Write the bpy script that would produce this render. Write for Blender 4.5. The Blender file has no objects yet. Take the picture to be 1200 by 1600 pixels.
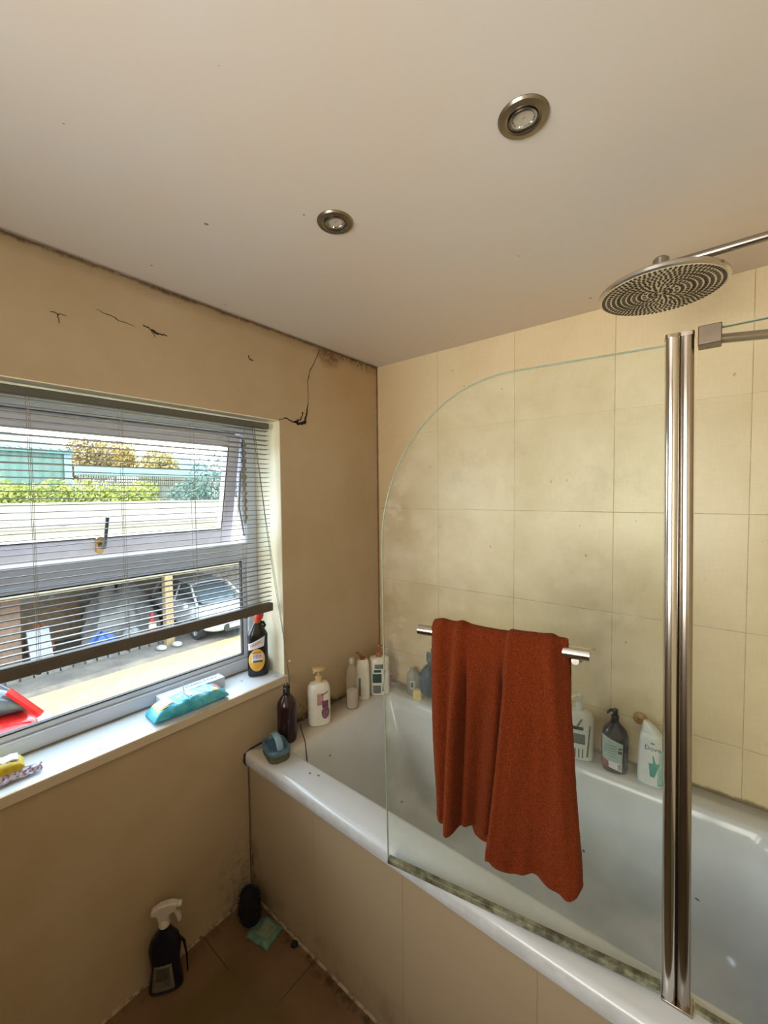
import bpy, bmesh, math, random
from mathutils import Vector, Matrix
random.seed(7)
PI = math.pi
sc = bpy.context.scene
COL = sc.collection

# ------------------------------------------------------------------ camera
CAM = Vector((1.35, -1.634, 1.514))
cd = bpy.data.cameras.new('camera'); cam = bpy.data.objects.new('camera', cd); COL.objects.link(cam)
R = Matrix(((0.7797529526117744, -0.01846911145418877, 0.6258148486695666),
            (0.6260101157996287, 0.03869630896587755, -0.7788542421974427),
            (-0.009831978933839155, 0.9990803208924246, 0.04173541177147347)))
cam.matrix_world = Matrix.Translation(CAM) @ R.to_4x4()
cd.sensor_fit = 'HORIZONTAL'; cd.sensor_width = 36.0; cd.lens = 644.0 / 1200.0 * 36.0
cd.clip_start = 0.02; cd.clip_end = 300
sc.camera = cam

# ------------------------------------------------------------------ world, sun, big lights, exposure
EXPO = 0.32
SKY = 8.0
SUN = 8.0
FILL_POWER = 17.0
sc.view_settings.view_transform = 'Standard'; sc.view_settings.look = 'None'
sc.view_settings.gamma = 1.0; sc.view_settings.use_curve_mapping = False
sc.view_settings.exposure = EXPO
sc.cycles.max_bounces = 14; sc.cycles.diffuse_bounces = 8; sc.cycles.transparent_max_bounces = 24
sc.cycles.use_denoising = True
sc.cycles.sample_clamp_indirect = 6.0

w = bpy.data.worlds.new('sky'); sc.world = w; w.use_nodes = True
bg = w.node_tree.nodes['Background']
bg.inputs['Color'].default_value = (0.74, 0.87, 1.0, 1); bg.inputs['Strength'].default_value = SKY

def lamp(name, kind, loc, energy, color, **kw):
    l = bpy.data.lights.new(name, kind); l.energy = energy; l.color = color
    for k, v in kw.items(): setattr(l, k, v)
    o = bpy.data.objects.new(name, l); COL.objects.link(o); o.location = loc
    return o
sun = lamp('sun', 'SUN', (-6, -8, 8), SUN, (1.0, 0.90, 0.70), angle=0.01)
sun.rotation_euler = Vector((0.13, 0.80, -0.55)).to_track_quat('-Z', 'Y').to_euler()
po = lamp('window_daylight', 'AREA', (-0.30, -1.28, 1.30), 1.0, (1, 1, 1), shape='RECTANGLE', size=1.02, size_y=1.36)
po.rotation_euler = (0, -PI/2, 0); po.data.cycles.is_portal = True
dl = lamp('added_fill_light', 'AREA', (0.95, -2.66, 1.45), FILL_POWER, (1.0, 0.955, 0.88), shape='RECTANGLE', size=0.95, size_y=1.05, spread=math.radians(118))  # unseen fill lamp added behind the camera to brighten the room; no door modelled
dl.rotation_euler = Vector((0.22, 0.86, 0.20)).to_track_quat('-Z', 'Y').to_euler()

# ------------------------------------------------------------------ helpers: objects
def thing(name, label=None, cat=None, loc=(0, 0, 0), rz=0.0, group=None, kind=None, rot=None):
    o = bpy.data.objects.new(name, None); COL.objects.link(o)
    o.empty_display_size = 0.05
    o.location = loc; o.rotation_euler = rot if rot else (0, 0, rz)
    tag(o, label, cat, group, kind); return o
def tag(o, label=None, cat=None, group=None, kind=None):
    if label: o['label'] = label
    if cat: o['category'] = cat
    if group: o['group'] = group
    if kind: o['kind'] = kind
    return o

class MB:
    """collects shapes in one bmesh"""
    def __init__(s): s.bm = bmesh.new(); s.mi = 0
    def f(s, vs):
        try:
            fc = s.bm.faces.new(vs); fc.material_index = s.mi; return fc
        except ValueError: return None
    def box(s, x0, x1, y0, y1, z0, z1, M=None):
        p = [(x, y, z) for z in (z0, z1) for y in (y0, y1) for x in (x0, x1)]
        v = [s.bm.verts.new((M @ Vector(q)) if M else q) for q in p]
        for a in ((0, 2, 3, 1), (4, 5, 7, 6), (0, 1, 5, 4), (2, 6, 7, 3), (0, 4, 6, 2), (1, 3, 7, 5)): s.f([v[i] for i in a])
        return s
    def loft(s, rings, cap0=True, cap1=True, closed=True):
        vr = [[s.bm.verts.new(p) for p in r] for r in rings]
        n = len(vr[0])
        for a, b in zip(vr, vr[1:]):
            for i in range(n if closed else n - 1):
                j = (i + 1) % n
                s.f([a[i], a[j], b[j], b[i]])
        if cap0: s.f(list(reversed(vr[0])))
        if cap1: s.f(vr[-1])
        return s
    def lathe(s, prof, seg=28, M=None, sx=1.0, sy=1.0, cap0=True, cap1=True, pw=2.0):
        rings = []
        for r, z in prof:
            ring = []
            for k in range(seg):
                a = 2 * PI * k / seg; c, t = math.cos(a), math.sin(a)
                ex = 2.0 / pw
                p = Vector((math.copysign(abs(c) ** ex, c) * r * sx, math.copysign(abs(t) ** ex, t) * r * sy, z))
                ring.append(M @ p if M else p)
            rings.append(ring)
        return s.loft(rings, cap0, cap1)
    def tube(s, pts, r, seg=10, cap=True):
        pts = [Vector(p) for p in pts]; rings = []
        rr = r if isinstance(r, (list, tuple)) else [r] * len(pts)
        up = Vector((0, 0, 1))
        d0 = (pts[1] - pts[0]).normalized()
        if abs(d0.dot(up)) > 0.95: up = Vector((1, 0, 0))
        a = d0.cross(up).normalized()
        for i, p in enumerate(pts):
            d = ((pts[min(i + 1, len(pts) - 1)] - pts[max(i - 1, 0)])).normalized()
            a = (a - d * a.dot(d)).normalized(); b = d.cross(a)
            rings.append([p + (a * math.cos(2 * PI * k / seg) + b * math.sin(2 * PI * k / seg)) * rr[i] for k in range(seg)])
        return s.loft(rings, cap, cap)
    def grid(s, fn, nu, nv):
        v = [[s.bm.verts.new(fn(i / nu, j / nv)) for i in range(nu + 1)] for j in range(nv + 1)]
        for j in range(nv):
            for i in range(nu): s.f([v[j][i], v[j][i + 1], v[j + 1][i + 1], v[j + 1][i]])
        return s
    def prism(s, poly, z0, z1, M=None):
        r = [[(M @ Vector((x, y, z))) if M else Vector((x, y, z)) for x, y in poly] for z in (z0, z1)]
        return s.loft(r)
    def build(s, name, mats, parent=None, bevel=0, bseg=2, smooth=True, sub=0, solid=0, world=False, doubles=False, angle=40, **tg):
        bm = s.bm
        if doubles: bmesh.ops.remove_doubles(bm, verts=bm.verts, dist=1e-5)
        bmesh.ops.recalc_face_normals(bm, faces=bm.faces)
        if world and parent is not None:
            inv = (Matrix.Translation(parent.location) @ parent.rotation_euler.to_matrix().to_4x4()).inverted()
            bmesh.ops.transform(bm, matrix=inv, verts=bm.verts)
        me = bpy.data.meshes.new(name)
        bm.to_mesh(me); bm.free()
        for m in (mats if isinstance(mats, (list, tuple)) else [mats]): me.materials.append(m)
        o = bpy.data.objects.new(name, me); COL.objects.link(o)
        if parent is not None: o.parent = parent
        if smooth:
            me.polygons.foreach_set('use_smooth', [True] * len(me.polygons))
            me.set_sharp_from_angle(angle=math.radians(angle))
        if solid:
            m = o.modifiers.new('solid', 'SOLIDIFY'); m.thickness = solid; m.offset = 0
        if bevel:
            m = o.modifiers.new('bevel', 'BEVEL'); m.width = bevel; m.segments = bseg; m.limit_method = 'ANGLE'; m.angle_limit = math.radians(35); m.harden_normals = False
        if sub:
            m = o.modifiers.new('sub', 'SUBSURF'); m.levels = sub; m.render_levels = sub
        if tg: tag(o, **tg)
        return o
def rrect(cx, cy, hx, hy, r, n=6, radii=None):
    """rounded rectangle loop, ccw"""
    out = []
    rs = radii or [r] * 4
    for q, (sx, sy) in enumerate(((1, 1), (-1, 1), (-1, -1), (1, -1))):
        rr = rs[q]
        for k in range(n + 1):
            a = q * PI / 2 + k / n * PI / 2
            out.append((cx + sx * (hx - rr) + rr * math.cos(a), cy + sy * (hy - rr) + rr * math.sin(a)))
    return out
def face_cam(x, y, off=0.0):
    c = CAM - Vector((x, y, 0)); return math.atan2(c.x, -c.y) + off

# ------------------------------------------------------------------ helpers: materials
ALB = 1.0
def lin(h):
    if isinstance(h, str):
        v = [int(h[i:i + 2], 16) / 255 for i in (0, 2, 4)]
        return tuple(ALB * (x / 12.92 if x <= 0.04045 else ((x + 0.055) / 1.055) ** 2.4) for x in v)
    return h
class NT:
    def __init__(s, name):
        s.m = bpy.data.materials.new(name); s.m.use_nodes = True; s.t = s.m.node_tree
        s.n = s.t.nodes; s.b = s.n['Principled BSDF']; s.out = s.n['Material Output']; s._pos = None
    def link(s, a, b): s.t.links.new(a, b)
    def put(s, sock, v):
        if v is None: return
        if hasattr(v, 'is_linked') or isinstance(v, bpy.types.NodeSocket): s.link(v, sock)
        elif isinstance(v, (tuple, list)) and len(v) == 3 and sock.type == 'RGBA': sock.default_value = (*v, 1)
        else: sock.default_value = v
    def math(s, op, a, b=None, c=None, clamp=False):
        n = s.n.new('ShaderNodeMath'); n.operation = op; n.use_clamp = clamp
        s.put(n.inputs[0], a); s.put(n.inputs[1], b)
        if c is not None: s.put(n.inputs[2], c)
        return n.outputs[0]
    def mul(s, a, b): return s.math('MULTIPLY', a, b)
    def add(s, a, b): return s.math('ADD', a, b)
    def mx(s, a, b): return s.math('MAXIMUM', a, b)
    def step(s, v, a, b, lo=0.0, hi=1.0):
        n = s.n.new('ShaderNodeMapRange'); n.interpolation_type = 'SMOOTHSTEP'
        s.put(n.inputs['Value'], v); n.inputs['From Min'].default_value = a; n.inputs['From Max'].default_value = b
        n.inputs['To Min'].default_value = lo; n.inputs['To Max'].default_value = hi; return n.outputs[0]
    def band(s, v, a, b, soft):
        return s.mul(s.step(v, a - soft, a + soft), s.step(v, b - soft, b + soft, 1.0, 0.0))
    def pos(s, obj=False):
        if s._pos: return s._pos
        if obj: v = s.n.new('ShaderNodeTexCoord').outputs['Object']
        else: v = s.n.new('ShaderNodeNewGeometry').outputs['Position']
        sp = s.n.new('ShaderNodeSeparateXYZ'); s.link(v, sp.inputs[0]); s.vec = v
        s._pos = (sp.outputs[0], sp.outputs[1], sp.outputs[2]); return s._pos
    def noise(s, scale, detail=3, rough=0.55, sc3=None, vec=None):
        n = s.n.new('ShaderNodeTexNoise'); n.inputs['Scale'].default_value = scale
        n.inputs['Detail'].default_value = detail; n.inputs['Roughness'].default_value = rough
        v = vec or s.vec
        if sc3:
            mp = s.n.new('ShaderNodeMapping'); mp.inputs['Scale'].default_value = sc3; s.link(v, mp.inputs[0]); v = mp.outputs[0]
        s.link(v, n.inputs['Vector']); return n.outputs['Fac']
    def mix(s, f, a, b, bt='MIX'):
        n = s.n.new('ShaderNodeMix'); n.data_type = 'RGBA'; n.blend_type = bt
        s.put(n.inputs[0], f); s.put(n.inputs[6], a); s.put(n.inputs[7], b); return n.outputs[2]
    def bump(s, h, strength=0.2, dist=0.002):
        n = s.n.new('ShaderNodeBump'); n.inputs['Strength'].default_value = strength; n.inputs['Distance'].default_value = dist
        s.put(n.inputs['Height'], h); s.link(n.outputs[0], s.b.inputs['Normal'])
    def fin(s, col=None, rough=None, metal=None, **kw):
        s.put(s.b.inputs['Base Color'], col); s.put(s.b.inputs['Roughness'], rough); s.put(s.b.inputs['Metallic'], metal)
        for k, v in kw.items(): s.put(s.b.inputs[k.replace('_', ' ')], v)
        return s.m
_cache = {}
def M(name, col, rough=0.5, metal=0.0, var=0.08, scale=30.0, bump=0.0, bscale=None, **kw):
    """simple procedural material: base colour with a little noise"""
    if name in _cache: return _cache[name]
    t = NT(name); t.pos(True); c = lin(col)
    nz = t.noise(scale, 4)
    dk = tuple(x * (1 - var * 1.6) for x in c); lt = tuple(min(1, x * (1 + var)) for x in c)
    colr = t.mix(t.step(nz, 0.3, 0.7), dk, lt)
    if bump: t.bump(t.noise(bscale or scale * 4, 3), bump, 0.002)
    m = t.fin(colr, rough, metal, **kw); _cache[name] = m; return m
def glass_mat(name, tint, gloss=1.0, ior=1.5, dirt=0.0, dirtfn=None, grough=0.02):
    t = NT(name); t.pos(False)
    tr = t.n.new('ShaderNodeBsdfTransparent'); tr.inputs[0].default_value = (*tint, 1)
    gl = t.n.new('ShaderNodeBsdfGlossy'); gl.inputs['Roughness'].default_value = grough
    fr = t.n.new('ShaderNodeFresnel'); ge = t.n.new('ShaderNodeNewGeometry'); t.link(t.add(t.mul(ge.outputs['Backfacing'], 1.0 / ior - ior), ior), fr.inputs[0])
    mx = t.n.new('ShaderNodeMixShader'); t.link(t.mul(fr.outputs[0], gloss), mx.inputs[0]); t.link(tr.outputs[0], mx.inputs[1]); t.link(gl.outputs[0], mx.inputs[2])
    last = mx.outputs[0]
    if dirt:
        df = t.n.new('ShaderNodeBsdfDiffuse'); df.inputs[0].default_value = (0.78, 0.76, 0.68, 1)
        f = t.mul(t.step(t.noise(9, 6, 0.7), 0.35, 0.75), dirt)
        if dirtfn: f = t.math('ADD', f, dirtfn(t), clamp=True)
        m2 = t.n.new('ShaderNodeMixShader'); t.link(f, m2.inputs[0]); t.link(last, m2.inputs[1]); t.link(df.outputs[0], m2.inputs[2]); last = m2.outputs[0]
    t.link(last, t.out.inputs['Surface']); return t.m

# ------------------------------------------------------------------ room materials
CEIL = 2.159; RIM = 0.563; PY = -0.779; TP = 0.3577; TZ = 0.7295

def wall_paint():
    t = NT('window_wall_paint'); x, y, z = t.pos()
    c1, c2 = lin('B9A88D'), lin('AD9878')
    big = t.noise(1.6, 4, 0.6)
    col = t.mix(t.step(big, 0.3, 0.72), c1, c2)
    fine = t.noise(60, 3)
    col = t.mix(t.mul(fine, 0.10), col, lin('A5865F'))
    # yellow damp area toward the tiled corner
    damp = t.mul(t.step(y, -0.75, -0.1), t.step(z, 1.5, 2.15))
    col = t.mix(t.mul(damp, 0.35), col, lin('B48A4C'))
    n8 = t.noise(9, 6, 0.75); n40 = t.noise(46, 6, 0.75)
    brown, black = lin('4A3218'), lin('17110C')
    # dirt line under the ceiling
    zz = t.add(z, t.mul(t.math('SUBTRACT', n8, 0.5), 0.035))
    line = t.mul(t.step(zz, CEIL - 0.014, CEIL - 0.002), t.step(n40, 0.25, 0.55))
    halo = t.mul(t.step(zz, CEIL - 0.055, CEIL - 0.004), 0.32)
    col = t.mix(halo, col, brown); col = t.mix(t.mul(line, 0.85), col, brown)
    # brown mould patch in the ceiling corner
    dy = t.math('SUBTRACT', y, -0.335); dz = t.math('SUBTRACT', z, 2.135)
    d = t.math('SQRT', t.add(t.mul(t.mul(dy, dy), 1.0), t.mul(t.mul(dz, dz), 2.2)))
    patch = t.step(t.add(d, t.mul(t.math('SUBTRACT', n8, 0.5), 0.10)), 0.03, 0.10, 1.0, 0.0)
    col = t.mix(t.mul(patch, t.step(n40, 0.30, 0.62, 0.25, 0.80)), col, lin('6B4820'))
    rowm = t.mul(t.mul(t.band(y, -0.35, -0.03, 0.03), t.step(zz, 2.10, 2.15)), t.step(n40, 0.50, 0.60))
    col = t.mix(t.mul(rowm, 0.85), col, black)
    # specks near the corner
    spk = t.mul(t.step(t.noise(75, 2, 0.4), 0.71, 0.76), t.mul(t.step(y, -0.35, -0.02), t.step(z, 0.9, 1.2)))
    col = t.mix(t.mul(spk, 0.55), col, lin('5A3E20'))
    # vertical corner line
    cn = t.mul(t.step(t.add(y, t.mul(t.math('SUBTRACT', n8, 0.5), 0.014)), -0.011, -0.003), t.step(z, 0.55, 0.6))
    col = t.mix(t.mul(cn, 0.8), col, lin('5E3F20'))
    # black mould above the bath ledge
    hgt = t.add(z, t.mul(t.math('SUBTRACT', n8, 0.5), -0.13))
    led = t.mul(t.mul(t.step(hgt, RIM + 0.012, RIM + 0.045, 1.0, 0.0), t.band(y, -0.60, -0.10, 0.03)), t.step(z, RIM - 0.02, RIM))
    col = t.mix(t.mul(led, t.step(n40, 0.35, 0.6, 0.4, 0.95)), col, black)
    sm = t.mul(t.mul(t.step(hgt, RIM + 0.03, RIM + 0.13, 1.0, 0.0), t.band(y, -0.58, -0.46, 0.03)), t.step(n40, 0.48, 0.62))
    col = t.mix(t.mul(sm, 0.6), col, lin('4B4538'))
    # mould low by the floor corner
    fl = t.mul(t.mul(t.step(y, -1.0, -0.80), t.step(z, 0.0, 0.36, 1.0, 0.0)), t.step(n40, 0.45, 0.68))
    col = t.mix(t.mul(fl, 0.6), col, lin('2E2013'))
    seam = t.mul(t.step(t.math('ABSOLUTE', t.add(t.math('SUBTRACT', y, -0.783), t.mul(t.math('SUBTRACT', n8, 0.5), 0.008))), 0.0, 0.004, 1.0, 0.0), t.step(z, 0.50, 0.51, 1.0, 0.0))
    col = t.mix(seam, col, black)
    t.bump(t.add(t.mul(t.noise(7, 3), 1.0), t.mul(t.noise(90, 3), 0.15)), 0.25, 0.004)
    return t.fin(col, 0.62)

def tile_mat(name, horiz=True, panel=False):
    t = NT(name); x, y, z = t.pos()
    fx = t.math('FRACT', t.math('ADD', t.math('DIVIDE', x, TP), 0.5 + 0.003))
    gx = t.math('ABSOLUTE', t.math('SUBTRACT', fx, 0.5))
    fz = t.math('FRACT', t.math('ADD', t.math('DIVIDE', t.math('SUBTRACT', z, TZ), TP), 0.5 + 10.0))
    gz = t.math('ABSOLUTE', t.math('SUBTRACT', fz, 0.5))
    wob = t.noise(14, 4, 0.6)
    wdt = 0.0030
    lx = t.step(gx, 0.0, wdt + 0.002, 1.0, 0.0); lz = t.step(gz, 0.0, wdt + 0.002, 1.0, 0.0)
    n_t = t.n.new('ShaderNodeTexWhiteNoise'); n_t.noise_dimensions = '2D'
    cmb = t.n.new('ShaderNodeCombineXYZ'); t.link(t.math('FLOOR', t.math('DIVIDE', x, TP)), cmb.inputs[0]); t.link(t.math('FLOOR', t.math('DIVIDE', t.math('SUBTRACT', z, TZ), TP)), cmb.inputs[1])
    t.link(cmb.outputs[0], n_t.inputs['Vector'])
    base = t.mix(n_t.outputs['Value'], lin('E0D0AC'), lin('D9C7A0'))
    big = t.noise(2.4, 5, 0.65)
    base = t.mix(t.mul(t.step(big, 0.42, 0.75), 0.35), base, lin('B9A37C'))
    linen = t.noise(1, 3, 0.6, sc3=(18, 18, 260)); linv = t.noise(1, 3, 0.6, sc3=(260, 260, 18))
    base = t.mix(t.mul(t.add(t.step(linen, 0.35, 0.7), t.step(linv, 0.35, 0.7)), 0.09), base, lin('A8946E'))
    if not panel:
        # smudges over the joint of the upper rows, and corner shade painted into the tile colour
        sm = t.mul(t.mul(t.step(t.noise(5.5, 6, 0.7), 0.50, 0.72), t.band(z, 1.45, 1.75, 0.10)), t.step(x, 0.1, 0.5))
        base = t.mix(t.mul(sm, 0.26), base, lin('8E7952'))
        corner_shade = t.step(x, 0.0, 0.42, 1.0, 0.0)
        base = t.mix(t.mul(corner_shade, 0.5), base, lin('B89B72'))
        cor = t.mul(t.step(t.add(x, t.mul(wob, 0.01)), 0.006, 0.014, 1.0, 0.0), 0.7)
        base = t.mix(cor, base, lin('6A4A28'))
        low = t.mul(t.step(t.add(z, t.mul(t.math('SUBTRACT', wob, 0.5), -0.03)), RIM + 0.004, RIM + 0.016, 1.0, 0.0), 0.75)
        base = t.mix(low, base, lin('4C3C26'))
        spk = t.step(t.noise(40, 2, 0.4), 0.74, 0.77)
        base = t.mix(t.mul(spk, 0.5), base, lin('6B5637'))
        g = t.mx(lx, t.mul(lz, t.step(z, 1.5, 1.75, 1.0, 0.35)))
        gvar = t.step(wob, 0.35, 0.65, 0.45, 0.9)
        weak = t.math('SUBTRACT', 1.0, t.mul(t.step(x, 0.50, 0.30, 1, 1), 0.0))
    else:
        base = t.mix(0.85, base, lin('98866D'))
        g = lx; gvar = t.step(wob, 0.35, 0.65, 0.5, 0.8); weak = 1.0
        mk = t.mul(t.step(t.add(z, t.mul(t.math('SUBTRACT', wob, 0.5), -0.02)), 0.50, 0.513), 0.5)
        base = t.mix(mk, base, lin('5D4A33'))
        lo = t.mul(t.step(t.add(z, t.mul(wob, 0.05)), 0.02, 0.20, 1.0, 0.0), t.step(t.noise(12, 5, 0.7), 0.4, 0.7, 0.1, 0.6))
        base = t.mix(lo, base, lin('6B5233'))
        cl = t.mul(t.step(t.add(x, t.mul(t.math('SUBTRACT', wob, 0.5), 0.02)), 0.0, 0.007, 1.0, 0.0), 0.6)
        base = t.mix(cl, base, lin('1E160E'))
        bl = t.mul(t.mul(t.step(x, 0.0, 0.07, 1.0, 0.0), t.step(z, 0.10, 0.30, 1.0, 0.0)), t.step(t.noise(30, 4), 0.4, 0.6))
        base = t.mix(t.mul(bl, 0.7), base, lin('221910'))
    col = t.mix(t.mul(g, gvar), base, lin('8A7350'))
    t.bump(t.mul(g, -1.0), 0.3, 0.002)
    return t.fin(col, 0.34 if not panel else 0.42)

def ceiling_mat():
    t = NT('ceiling_paint'); x, y, z = t.pos()
    n = t.noise(1.2, 4, 0.55)
    col = t.mix(t.step(n, 0.35, 0.7), lin('D3CFCA'), lin('D8C9B9'))
    n8 = t.noise(11, 6, 0.7)
    edge = t.mul(t.step(t.add(x, t.mul(n8, 0.02)), 0.014, 0.03, 1.0, 0.0), t.step(n8, 0.3, 0.6, 0.3, 0.8))
    col = t.mix(edge, col, lin('6B5232'))
    spk = t.step(t.noise(31, 1, 0.3), 0.812, 0.82)
    col = t.mix(t.mul(spk, 0.7), col, lin('4D3A22'))
    t.bump(t.noise(4, 3), 0.12, 0.004)
    return t.fin(col, 0.5)

def floor_mat():
    t = NT('floor_tiles'); x, y, z = t.pos()
    n = t.noise(5, 5, 0.6); nf = t.noise(70, 3, 0.6)
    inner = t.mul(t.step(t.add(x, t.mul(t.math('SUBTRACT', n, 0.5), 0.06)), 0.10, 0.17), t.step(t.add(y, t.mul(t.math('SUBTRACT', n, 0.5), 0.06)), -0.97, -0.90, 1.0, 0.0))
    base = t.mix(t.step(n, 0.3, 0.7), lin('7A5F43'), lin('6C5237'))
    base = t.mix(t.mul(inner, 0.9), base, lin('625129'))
    base = t.mix(t.mul(t.step(nf, 0.35, 0.7), 0.30), base, lin('6A532C'))
    gx = t.math('ABSOLUTE', t.math('SUBTRACT', t.math('FRACT', t.math('DIVIDE', t.math('ADD', x, 0.0), 0.361)), 0.5))
    lx = t.mul(t.step(gx, 0.494, 0.4985), t.step(y, -0.95, -0.90))
    ly = t.mul(t.step(t.math('ABSOLUTE', t.math('ADD', y, 0.975)), 0.0, 0.003, 1.0, 0.0), t.step(x, 0.16, 0.17, 1.0, 0.0))
    col = t.mix(t.mul(t.mx(lx, ly), 0.85), base, lin('2F2214'))
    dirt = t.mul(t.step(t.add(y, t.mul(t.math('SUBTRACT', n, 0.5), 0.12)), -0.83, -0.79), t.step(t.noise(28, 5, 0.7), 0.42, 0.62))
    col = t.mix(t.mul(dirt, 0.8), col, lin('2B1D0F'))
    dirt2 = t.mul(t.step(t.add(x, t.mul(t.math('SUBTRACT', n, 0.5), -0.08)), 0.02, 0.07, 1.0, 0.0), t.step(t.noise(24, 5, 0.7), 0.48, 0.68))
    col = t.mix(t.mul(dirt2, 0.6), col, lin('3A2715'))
    t.bump(nf, 0.2, 0.001)
    return t.fin(col, 0.5)

m_wall = wall_paint(); m_tile = tile_mat('wall_tiles'); m_panel = tile_mat('panel_tiles', panel=True)
m_ceil = ceiling_mat(); m_floor = floor_mat()
m_cream = M('cream_reveal_paint', 'E9E4CC', 0.45, var=0.04, scale=8, bump=0.1)
m_upvc = M('white_plastic_frame', 'D3DCEA', 0.28, var=0.02, scale=5)
m_gasket = M('black_gasket', '2A2A2C', 0.6)
m_pinkp = M('aged_plastic', 'D5D2DC', 0.4, var=0.03)
m_chrome = M('chrome', 'D4D0CA', 0.16, 1.0, var=0.03, scale=6)
m_chromed = M('chrome_dark', 'A89F94', 0.20, 1.0, var=0.05, scale=6)
m_brushed = M('brushed_nickel', '8F8778', 0.32, 1.0, var=0.06, scale=40)
m_rub = M('black_rubber', '1C1A19', 0.6)
m_white = M('white_enamel', 'E2E4E6', 0.14, var=0.02, scale=4)
m_plain = M('plain_room_paint', 'C9B28C', 0.6, var=0.04, scale=3)

# ------------------------------------------------------------------ room shell
BX, BY = 1.74, -3.0       # right wall and rear wall
OY0, OY1, OZ0, OZ1 = -1.98, -0.608, 0.788, 1.812   # window opening
b = MB(); b.box(-0.30, BX + .1, BY - .1, 0.12, -0.10, 0.0); b.build('floor', m_floor, smooth=False, kind='structure')
b = MB(); b.box(-0.30, BX + .1, BY - .1, 0.12, CEIL, CEIL + 0.10); b.build('ceiling', m_ceil, smooth=False, kind='structure')
b = MB()
b.box(-0.30, 0, BY, OY0, 0, CEIL); b.box(-0.30, 0, OY1, 0.0, 0, CEIL)
b.box(-0.30, 0, OY0, OY1, 0, OZ0 - 0.030); b.box(-0.30, 0, OY0, OY1, OZ1, CEIL)
wallw = b.build('wall_left', m_wall, smooth=False, kind='structure')
b = MB(); b.box(0, BX, 0.0, 0.10, 0, CEIL); b.build('wall_back', m_tile, smooth=False, kind='structure')
b = MB(); b.box(BX, BX + 0.1, BY, 0.10, 0, CEIL); b.build('wall_right', m_tile, smooth=False, kind='structure')
b = MB(); b.box(0, BX, BY - 0.1, BY, 0, CEIL)
b.build('wall_front', m_plain, smooth=False, kind='structure')
# reveal lining and sill
b = MB(); b.box(-0.235, 0.0, OY1 - 0.003, OY1, OZ0, OZ1); b.box(-0.235, 0.0, OY0, OY1, OZ1 - 0.003, OZ1); b.box(-0.235, 0.0, OY0, OY0 + 0.003, OZ0, OZ1)
b.build('trim_1', m_cream, smooth=False, kind='structure')
def sill_mat():
    t = NT('sill_paint'); x, y, z = t.pos()
    n = t.noise(14, 5, 0.65)
    col = t.mix(t.step(n, 0.4, 0.75), lin('CFD9E4'), lin('CBD0D0'))
    ed = t.mul(t.step(t.add(x, t.mul(n, 0.02)), -0.150, -0.138, 1.0, 0.0), 0.75)
    col = t.mix(ed, col, lin('6E5D44'))
    sp = t.step(t.noise(34, 2, 0.4), 0.70, 0.74)
    col = t.mix(t.mul(sp, 0.6), col, lin('6E6354'))
    front = t.step(x, 0.0, 0.006)
    col = t.mix(t.mul(front, 0.75), col, lin('C5AB83'))
    return t.fin(col, 0.3)
b = MB(); b.box(-0.30, 0.014, OY0 - 0.02, OY1, OZ0 - 0.030, OZ0); b.box(0.0, 0.014, OY1, OY1 + 0.01, OZ0 - 0.030, OZ0)
b.build('trim_2', sill_mat(), bevel=0.003, kind='structure')
# caulk strips along the floor
def caulk():
    t = NT('caulk'); t.pos(); n = t.noise(40, 5, 0.7)
    return t.fin(t.mix(t.step(n, 0.42, 0.66), lin('A8947A'), lin('5A4328')), 0.5)
m_caulk = caulk()
b = MB(); b.prism([(0, 0), (0.006, 0), (0, 0.007)], BY, PY - 0.02, Matrix(((1, 0, 0, 0), (0, 0, 1, 0), (0, 1, 0, 0), (0, 0, 0, 1))))
b.build('trim_3', m_caulk, smooth=False, kind='structure')
b = MB(); b.prism([(0, 0), (-0.006, 0), (0, 0.006)], 0.02, BX, Matrix(((0, 0, 1, 0), (1, 0, 0, PY - 0.001), (0, 1, 0, 0), (0, 0, 0, 1))))
b.build('trim_4', m_caulk, smooth=False, kind='structure')

# cracks in the plaster (parts of the window wall)
m_crack = M('crack_black', '1B130C', 0.9)
def crack(pts, wd, name='plaster_crack'):
    b = MB(); P = []
    for (y0, z0, w0), (y1, z1, w1) in zip(pts, pts[1:]):
        for k in range(6):
            f = k / 6; P.append((y0 + (y1 - y0) * f + random.uniform(-.0025, .0025), z0 + (z1 - z0) * f + random.uniform(-.0025, .0025), (w0 + (w1 - w0) * f) * random.uniform(.5, 1.3) * wd))
    P.append((*pts[-1][:2], pts[-1][2] * wd))
    L = []; Rr = []
    for i, (y, z, ww) in enumerate(P):
        a = P[max(i - 1, 0)]; c = P[min(i + 1, len(P) - 1)]
        dy, dz = c[0] - a[0], c[1] - a[1]; l = math.hypot(dy, dz) or 1
        L.append(b.bm.verts.new((0.0008, y - dz / l * ww, z + dy / l * ww))); Rr.append(b.bm.verts.new((0.0008, y + dz / l * ww, z - dy / l * ww)))
    for i in range(len(P) - 1): b.f([L[i], L[i + 1], Rr[i + 1], Rr[i]])
    b.build(name, m_crack, wallw, smooth=False, solid=0.001)
crack([(-0.610, 1.815, .8), (-0.575, 1.826, 1.0), (-0.540, 1.815, 1.6), (-0.505, 1.812, 3.4), (-0.478, 1.822, 3.0), (-0.470, 1.858, 1.6), (-0.458, 1.905, .6)], 0.002)
crack([(-0.535, 1.816, 1.4), (-0.50, 1.832, 1.8), (-0.487, 1.862, 1.0)], 0.002)
crack([(-0.458, 1.905, .5), (-0.462, 1.99, .6), (-0.448, 2.04, 1.0), (-0.420, 2.085, .7), (-0.392, 2.145, .8)], 0.0013)
crack([(-1.10, 2.032, .5), (-1.065, 2.018, 2.0), (-1.03, 2.018, .4)], 0.0018)
crack([(-1.077, 2.024, 1.0), (-1.068, 2.004, .4)], 0.0014)
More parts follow.
